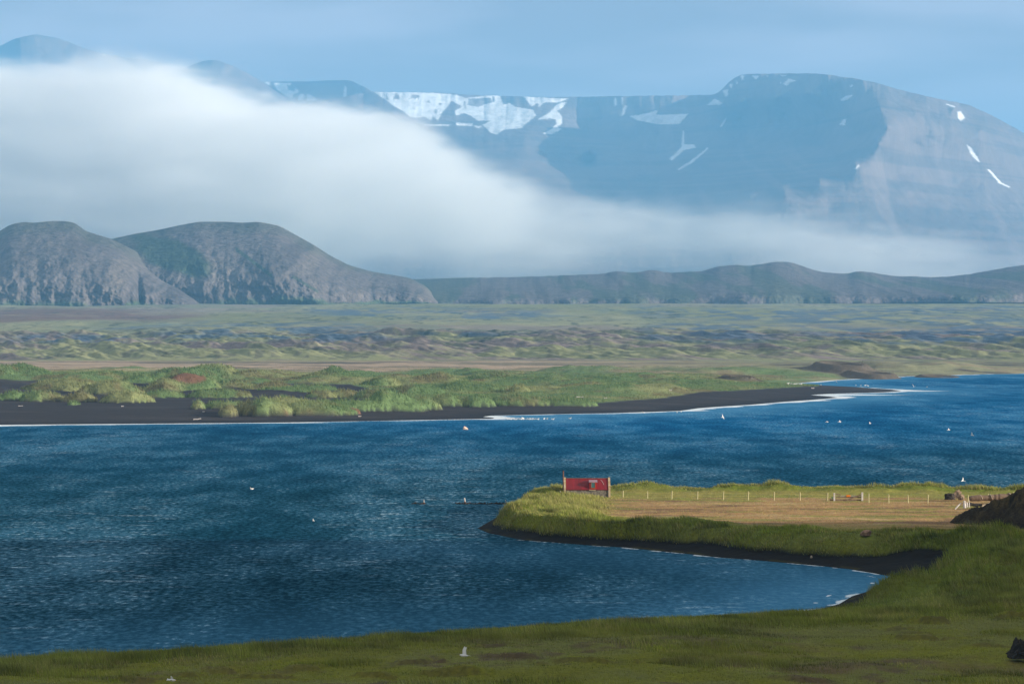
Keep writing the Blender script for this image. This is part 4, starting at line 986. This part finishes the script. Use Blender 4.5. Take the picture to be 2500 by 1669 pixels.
log('fallen_log', (wxl(2367), yl, wzl(1216.5)), (wxl(2495), yl, wzl(1211)), .33, .50, M_BROWNW, 'long thick brown log with pale bands lying below the dark hill', 'log', bands=((.24, .16), (.42, .36), (.80, .70), (.86, .88)))
yl = 336.0; kl = yl / 6944.0
gl0 = gz(wxl(2397), yl)
log('driftwood_log', (wxl(2397), yl, wzl(1235.5)), (wxl(2430), yl + .6, wzl(1225)), .07, .17, M_DRIFT, 'upper pale driftwood log leaning beside the dark hill', 'log', group='driftwood logs by the hill')
log('driftwood_log', (wxl(2402), yl - .5, wzl(1236)), (wxl(2431), yl - .2, wzl(1230)), .06, .13, M_DRIFT, 'lower pale driftwood log half under the leaning one', 'log', group='driftwood logs by the hill')
log('driftwood_log', (wxl(2367), yl + .8, wzl(1231)), (wxl(2400), yl + .8, wzl(1234)), .20, .16, M_LAVA, 'dark log shape standing in for shadow between the white stumps and pale driftwood', 'log', group='driftwood logs by the hill')  # black shape added in place of the shadow mass beside the stumps
for (ua, va, ub, vb2, r, lb) in ((2354.5, 1237.5, 2354, 1223, .19, 'thick white upright stump'), (2331, 1240, 2347, 1227.5, .085, 'white driftwood plank leaning left against the stump'), (2361, 1235, 2360.5, 1226, .10, 'short white stump just right of the thick one'), (2366, 1235.5, 2366, 1222, .065, 'thin tall white stump at the right of the group')):
    MB().tube([(wxl(ua), yl - .2, wzl(va) - .1), (wxl((ua + ub) / 2), yl - .1, wzl((va + vb2) / 2)), (wxl(ub), yl + .1, wzl(vb2))], [r * .95, r, r * .85], 10).build('stump', M_BONE, label=lb, category='stump', group='bleached driftwood stumps')
def far_log(u0, v0, u1, v1, r, lb):
    x, y, z = drop_far((u0 + u1) / 2, max(v0, v1)); k = y / 6944
    o = log('driftwood_log', (-(u1 - u0) * k / 2, 0, r * .7), ((u1 - u0) * k / 2, 0, r * .7 + (v0 - v1) * k), r, r * .8, M_BONE, lb, 'log', group='driftwood on the far shore'); o.location = (x, y, z)
for a in ((472, 1025, 491, 1023, .16, 'longest pale driftwood log on the black beach at left'), (495, 1006, 500, 1005.5, .16, 'short pale log on black sand left of the green mounds'), (296, 992.5, 302, 992.5, .14, 'short pale log on the black sand below the long mound'),
    (44, 991.5, 56, 991, .10, 'thin pale log on the black sand at the far left'), (875, 1017.5, 882, 1017, .14, 'pale log at the right tip of the lowest green mound'), (1407, 969.5, 1424, 970, .16, 'pale log lying behind the beach grass at centre'),
    (1412, 973, 1424, 975, .12, 'thinner pale log just in front of another behind the beach grass'), (1475, 973, 1482, 972.5, .16, 'short pale log at the end of the beach grass'), (1633, 954.5, 1640, 954, .18, 'pale log on the green strip behind the black spit'), (1981, 948.5, 1988, 948.5, .22, 'small pale log on the black sand spit')):
    far_log(*a)

# ------------------------------------------------------------------ birds
def swim_bird():
    mb = MB(); vs_ = mb.ball((0, 0, .10), (.30, .15, .13), 2)
    mb.tube([(.22, 0, .14), (.29, 0, .26), (.30, 0, .30)], [.08, .055, .05], 8)
    mb.ball((.31, 0, .34), (.075, .06, .06), 2); mb.tube([(-.24, 0, .12), (-.42, 0, .17)], [.09, .02], 6)
    return mb
sb = thing('swimming_bird', (0, 0, 0), 'white seabird floating in the line of birds off the far black beach', 'bird', 'seabirds floating in a row')
swim_bird().build('body', M_WHITE, sb, smooth=True)
MB().tube([(.37, 0, .335), (.45, 0, .32)], [.022, .008], 6).build('bill', M_BEAK, sb)
def fly_bird(name, u, v, y, span, pose, lab, rz, roll, grp='gulls in flight'):
    k = y / 6944.0; x = (u - 1250) * k; z = CAMZ - (v / 1.0643 - HZ) / F * y
    t = thing(name, (x, y, z), lab, 'bird', grp, rz)
    t.rotation_euler = (roll, 0, rz)
    mb = MB(); mb.tube([(-.30, 0, 0), (-.2, 0, 0), (0, 0, -.01), (.18, 0, .0), (.27, 0, .02), (.33, 0, .02)], [.02, .055, .085, .07, .05, .02], 8); 
    mb.poly([(-.24, -.03, 0), (-.42, -.08, .0), (-.42, .08, .0), (-.24, .03, 0)], .012, (0, 0, 1)); mb.build('body', M_WHITE, t, smooth=True)
    MB().tube([(.32, 0, .018), (.40, 0, .0)], [.018, .006], 5).build('bill', M_BEAK, t)
    for sgn in (-1, 1):
        mb = MB(); h = span / 2
        P = [(.10, .05, .03), (.16, h * .42, .03 + pose * .35), (.04, h, .03 + pose * .62), (-.02, h * .97, .03 + pose * .60), (-.04, h * .45, .03 + pose * .33), (-.12, .05, .02)]
        mb.poly([(a, sgn * b, c) for a, b, c in P], .02, (0, 0, 1)); mb.build('wing', M_WHITE, t)
    return t
row = [435, 475, 497, 520, 545, 560, 580, 600, 618, 645, 665, 680, 700, 712, 724, 770, 790, 808, 830, 850, 868, 885, 900, 912, 925, 965, 980]
rb = random.Random(3); firstb = True
def put_swim(u, v, lab, grp, s=1.0):
    global firstb
    x, y = on(u / 1.0643, v / 1.0643)
    if firstb: sb.location = (x, y, 0); sb.rotation_euler = (0, 0, rb.uniform(0, 6.3)); sb.scale = (s,) * 3; sb['label'] = lab; sb['group'] = grp; firstb = False; return
    c = copy_thing(sb, (x, y, 0), rb.uniform(0, 6.3), lab, s); c['group'] = grp
for q in row: put_swim(1180 + q / 7.34, 1000 + (172 + rb.uniform(-4, 5)) / 7.34, 'white seabird floating in the close row off the far black beach', 'seabirds floating in a close row', 1.0)
put_swim(1276.5, 1022, 'largest white seabird in the middle of the close row', 'seabirds floating apart', 1.5)
for u, v, lb in ((1328.5, 1023, 'left one of two white seabirds just right of the close row'), (1335.3, 1023, 'right one of two white seabirds just right of the close row'), (1349.7, 1024, 'lone white seabird floating a little right of the pair'), (1391.6, 1022, 'bigger white seabird floating alone beyond the row'),
    (1571, 1007.7, 'lone white seabird floating close to the black sand spit'), (1652.7, 1007, 'left bird of a pair floating off the black spit'), (1663, 1005.6, 'right bird of a pair floating off the black spit'), (2263, 945, 'white seabird floating past the tip of the far sand bar'),
    (615, 1194, 'tiny white seabird floating on the dark water far left of the stakes'), (765, 1272, 'white seabird floating alone on the dark water left of the spit')): put_swim(u, v, lb, 'seabirds floating apart', 1.15 if v < 1040 else .8)
for i, (a, b) in enumerate(((30, 278), (80, 283), (130, 286), (170, 286), (200, 288), (240, 287), (265, 286))):
    x, y, z = drop_far(1920 + a / 7.34, 900 + b / 7.34)
    c = copy_thing(sb, (x, y, z + .15), rb.uniform(0, 6), 'white seabird resting on the green point by the inlet', 1.5); c.name = 'resting_bird'; c['group'] = 'seabirds resting on the green point'
for i, (a, b) in enumerate(((622, 298), (1245, 300), (1330, 303), (1412, 302), (1462, 308))):
    x, y, z = drop_far(1920 + a / 7.34, 900 + b / 7.34 + 1)
    c = copy_thing(sb, (x, y, z + .15), rb.uniform(0, 6), 'white seabird resting along the outer edge of the black sand bar', 1.3); c.name = 'resting_bird'; c['group'] = 'seabirds resting on the sand bar'
for i, (u, v, y, sp, ps, lb, rz, ro) in enumerate(((1764.5, 1018, 640, 1.35, .25, 'white gull gliding low over the blue water off the black spit', .5, .9), (2042, 932, 1050, 1.2, .3, 'white gull flying over the inlet behind the sand bar', 2.2, .8), (2350, 1173, 420, .75, .5, 'white gull flying above the rock outcrop', .9, .9),
    (2280, 1199, 385, .7, 1.1, 'white gull with raised wings above the grass edge left of the outcrop', 1.3, .2), (2222, 1201, 383, .9, .1, 'white gull skimming the grass edge right of the gate', .2, .5), (1133.5, 1599, 172, .19, .8, 'small white gull flying over the foreground grass at centre', 2.6, .3),
    (420, 1659, 165, .3, .3, 'small white gull at the bottom edge of the foreground grass', -.7, .9), (2373, 1062, 560, 1.0, .5, 'white gull flying over open water near the right edge', 2.4, .9), (2316, 1049, 590, .7, .2, 'small white gull low over open water at right', .3, .6),
    (2050, 1029, 620, .8, .1, 'white gull skimming the water below the sand bar, right of another', .1, .7), (2019, 1029.5, 620, .8, .05, 'white gull skimming the water below the sand bar, left of another', .1, .3), (2124, 1033, 600, .6, .3, 'tiny white gull right of the skimming pair', 1.0, .5), (2230.6, 943.5, 950, 1.4, 1.0, 'white gull just above the tip of the sand bar', 1.2, .3))):
    fly_bird('gull', u, v, y, sp, ps, lb, rz, ro)

# ------------------------------------------------------------------ grass
m, n, l, p = new_mat('grass_blades')
a_ = n.new('ShaderNodeAttribute'); a_.attribute_name = 'Col'; l.new(a_.outputs['Color'], p.inputs['Base Color'])
p.inputs['Roughness'].default_value = .8; p.inputs['Specular IOR Level'].default_value = .1
tr_ = n.new('ShaderNodeBsdfTranslucent'); l.new(a_.outputs['Color'], tr_.inputs[0]); ms_ = n.new('ShaderNodeMixShader'); ms_.inputs[0].default_value = .35
l.new(p.outputs[0], ms_.inputs[1]); l.new(tr_.outputs[0], ms_.inputs[2]); l.new(ms_.outputs[0], n['Material Output'].inputs[0])
M_GRASS = m
def blades(name, X, Y, Z, H, W, C, seed, lean=.45, tipc=None, **props):
    r = np.random.RandomState(seed); N = len(X)
    az = r.uniform(0, 2 * np.pi, N); la = r.normal(0, lean, N) * H; wind = -.25 * H
    dx, dy = np.cos(az), np.sin(az)
    b0 = np.stack([X - dx * W / 2, Y - dy * W / 2, Z - .04], -1); b1 = np.stack([X + dx * W / 2, Y + dy * W / 2, Z - .04], -1)
    tp = np.stack([X + la * dy + wind, Y - la * dx + .1 * H, Z + H], -1)
    co = np.stack([b0, b1, tp], 1).reshape(-1, 3)
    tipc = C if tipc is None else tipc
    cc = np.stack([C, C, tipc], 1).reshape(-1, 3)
    return link(name, tri_mesh(name, co, np.arange(3 * N).reshape(-1, 3), cc), M_GRASS, **props)
rg = np.random.RandomState(77)
def near_grass(N, y0, y1, keep, seed):
    r = np.random.RandomState(seed)
    Y = np.sqrt(r.uniform(y0 ** 2, y1 ** 2, N)); U = r.uniform(-120, 2470, N); X = (U - CX) / F * Y
    z, m_ = near_height(X[None], Y[None]); z = z[0]; m_ = {k: v[0] for k, v in m_.items()}
    k, H = keep(X, Y, U, m_); s_ = r.uniform(0, 1, N) < k
    s_ &= hill_height(X, Y) < z + .05
    return X[s_], Y[s_], z[s_], H[s_] * r.uniform(.6, 1.3, s_.sum()), {a: b[s_] for a, b in m_.items()}
def k_near(X, Y, U, m_):
    bx_, by_, _b = drop_near(2115, 1313)
    e = m_['sn'] - m_['bw'] - m_['bank'] * .25
    n1 = fbm(X / 5, Y / 5, 3, 701); n2 = fbm(X / 14, Y / 12, 3, 702)
    kn = ss(258, 246, Y); long_ = np.clip(m_['hum'] * 1.3 + ss(14, 2, e) * .6, 0, 1) * (1 - kn) + kn * (.30 * ss(12, 4, e) + .75 * ss(5, 11, e) * ss(24, 13, e))
    long_ = np.maximum(long_, m_['hr'] * ss(-.5, .1, n1)); long_ = np.maximum(long_, ss(.15, .45, n2 + .3 * n1) * .5 * ss(260, 200, Y))
    long_ = np.maximum(long_, ss(300, 100, U) * ss(172, 182, Y) * .8)
    long_ = np.where(Y > 288, long_ * (.25 + .75 * ss(-.18, .15, fbm(X / 5, Y / 4, 3, 705))), long_)
    fld = ss(300, 318, Y) * ss(3, 6, e)
    hutg = .35 * np.exp(-(((X - 8) / 5.0) ** 2 + ((Y - 363.5) / 3.2) ** 2)); edge = ss(378, 381, Y) * .35; west = ss(1420, 1330, U) * ss(0, 2, e)
    long_ = np.where(fld > .5, np.maximum(np.maximum(hutg, edge), west * .9), long_)
    d = np.clip(.45 + .9 * long_, 0, 1) * ss(-.5, .2, e)
    d = np.where(fld > .5, np.clip(.10 + long_, 0, 1), d)
    long_ = np.where((Y > 288) & (fld <= .5), long_ * .72, long_)
    d = d * (1 - .5 * m_['scar'])
    d = d * ss(.7, 1.3, np.hypot(X - bx_, (Y - by_ - .3) / 2.2))
    return d, .10 + .50 * long_ * (.55 + .9 * ss(-.3, .3, fbm(X / 2.2, Y / 3, 3, 703)))
Xa, Ya, Za, Ha, Ma = near_grass(1500000, 150, 392, k_near, 81)
nA = fbm(Xa / 6, Ya / 7, 3, 711); nB = fbm(Xa / 1.5, Ya / 1.5, 2, 712); rr_ = rg.uniform(-1, 1, len(Xa))
Ca = np.broadcast_to(np.array([.095, .118, .020]), (len(Xa), 3)).copy()
gc_ = near_color(Xa[None], Ya[None], Za[None], {k: v[None] for k, v in Ma.items()})[0]
Ca = Ca * .35 + gc_ * .65 * np.array([1.0, 1.1, .95]); Ca = np.where(Ha[:, None] > .28, Ca * .5 + np.array([.15, .18, .020]) * .5, Ca)
Ca = mix(Ca, ss(-.2, .5, nA + .35 * rr_) * .7, (.16, .165, .045)); Ca = mix(Ca, ss(.2, .8, nB + .6 * rr_) * .6, (.26, .215, .085))
Ca = Ca * rg.uniform(.5, 1.6, len(Xa))[:, None] * (1 + .75 * fbm(Xa / 3.2, Ya / 3.6, 3, 715))[:, None]; Ca = mix(Ca, ss(.05, .4, fbm(Xa / 7, Ya / 6, 3, 716)) * ss(300, 240, Ya) * .45, (.19, .20, .03)); fl_ = ss(318, 330, Ya); Ca = mix(Ca, fl_ * .45, (.24, .25, .075)); Ca = mix(Ca, fl_ * ss(.1, .9, rr_) * .6, (.42, .34, .16))
Wa = .035 + .05 * ss(200, 380, Ya)
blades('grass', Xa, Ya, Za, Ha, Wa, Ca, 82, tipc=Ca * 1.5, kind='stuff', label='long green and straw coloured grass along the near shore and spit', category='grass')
# dune grass on the far shore
N = 850000
r = np.random.RandomState(91); Yb = np.sqrt(r.uniform(690 ** 2, 1500 ** 2, N)); Ub = r.uniform(-120, 2470, N); Xb = (Ub - CX) / F * Yb
zb, mb_ = far_height(Xb[None], Yb[None]); cb, sb_ = far_color(Xb[None], Yb[None], zb, mb_)
zb = zb[0]; cb = cb[0]; sb_ = sb_[0]; gb_ = mb_['g'][0]; sfb = mb_['sf'][0]; brb = mb_['br'][0]
pl_ = ss(1250, 1400, Yb)
kk = (sfb > 6) & (sb_ < .25) & (r.uniform(0, 1, N) < (1 - .85 * pl_) * (1 - .8 * brb)) & (zb > 1.0)
Xb, Yb, zb, cb, gb_ = Xb[kk], Yb[kk], zb[kk], cb[kk], gb_[kk]
nb_ = fbm(Xb / 12, Yb / 18, 3, 92); rr_ = r.uniform(-1, 1, len(Xb))
cb = cb * (1 + .20 * rr_[:, None]); cb = mix(cb, ss(.3, 1, rr_ + nb_) * .5, (.26, .25, .13))
Hb = (.35 + .55 * gb_) * r.uniform(.5, 1.3, len(Xb)) * (1 - .6 * ss(1100, 1400, Yb))
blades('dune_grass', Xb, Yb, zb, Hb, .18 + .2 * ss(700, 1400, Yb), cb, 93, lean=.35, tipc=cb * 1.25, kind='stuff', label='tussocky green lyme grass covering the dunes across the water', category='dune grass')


# ------------------------------------------------------------------ haze
def haze(density=7.5e-5):
    m = bpy.data.materials.new('haze'); m.use_nodes = True; n = m.node_tree.nodes; l = m.node_tree.links; n.clear()
    out = n.new('ShaderNodeOutputMaterial'); pv = n.new('ShaderNodeVolumePrincipled')
    pv.inputs['Color'].default_value = (0.21, 0.575, 0.98, 1); pv.inputs['Density'].default_value = density; pv.inputs['Anisotropy'].default_value = 0.0
    l.new(pv.outputs[0], out.inputs['Volume'])
    bm = bmesh.new(); bmesh.ops.create_cube(bm, size=1)
    x0, x1, y0, y1, z0, z1 = -62000, 62000, -1500, 30500, -9.0, 1700
    bm2 = bm
    for v in bm.verts: v.co = ((x0 + x1) / 2 + v.co.x * (x1 - x0), (y0 + y1) / 2 + v.co.y * (y1 - y0), (z0 + z1) / 2 + v.co.z * (z1 - z0))
    me = bpy.data.meshes.new('haze'); bm.to_mesh(me); bm.free()
    link('haze', me, m, kind='stuff')
haze()
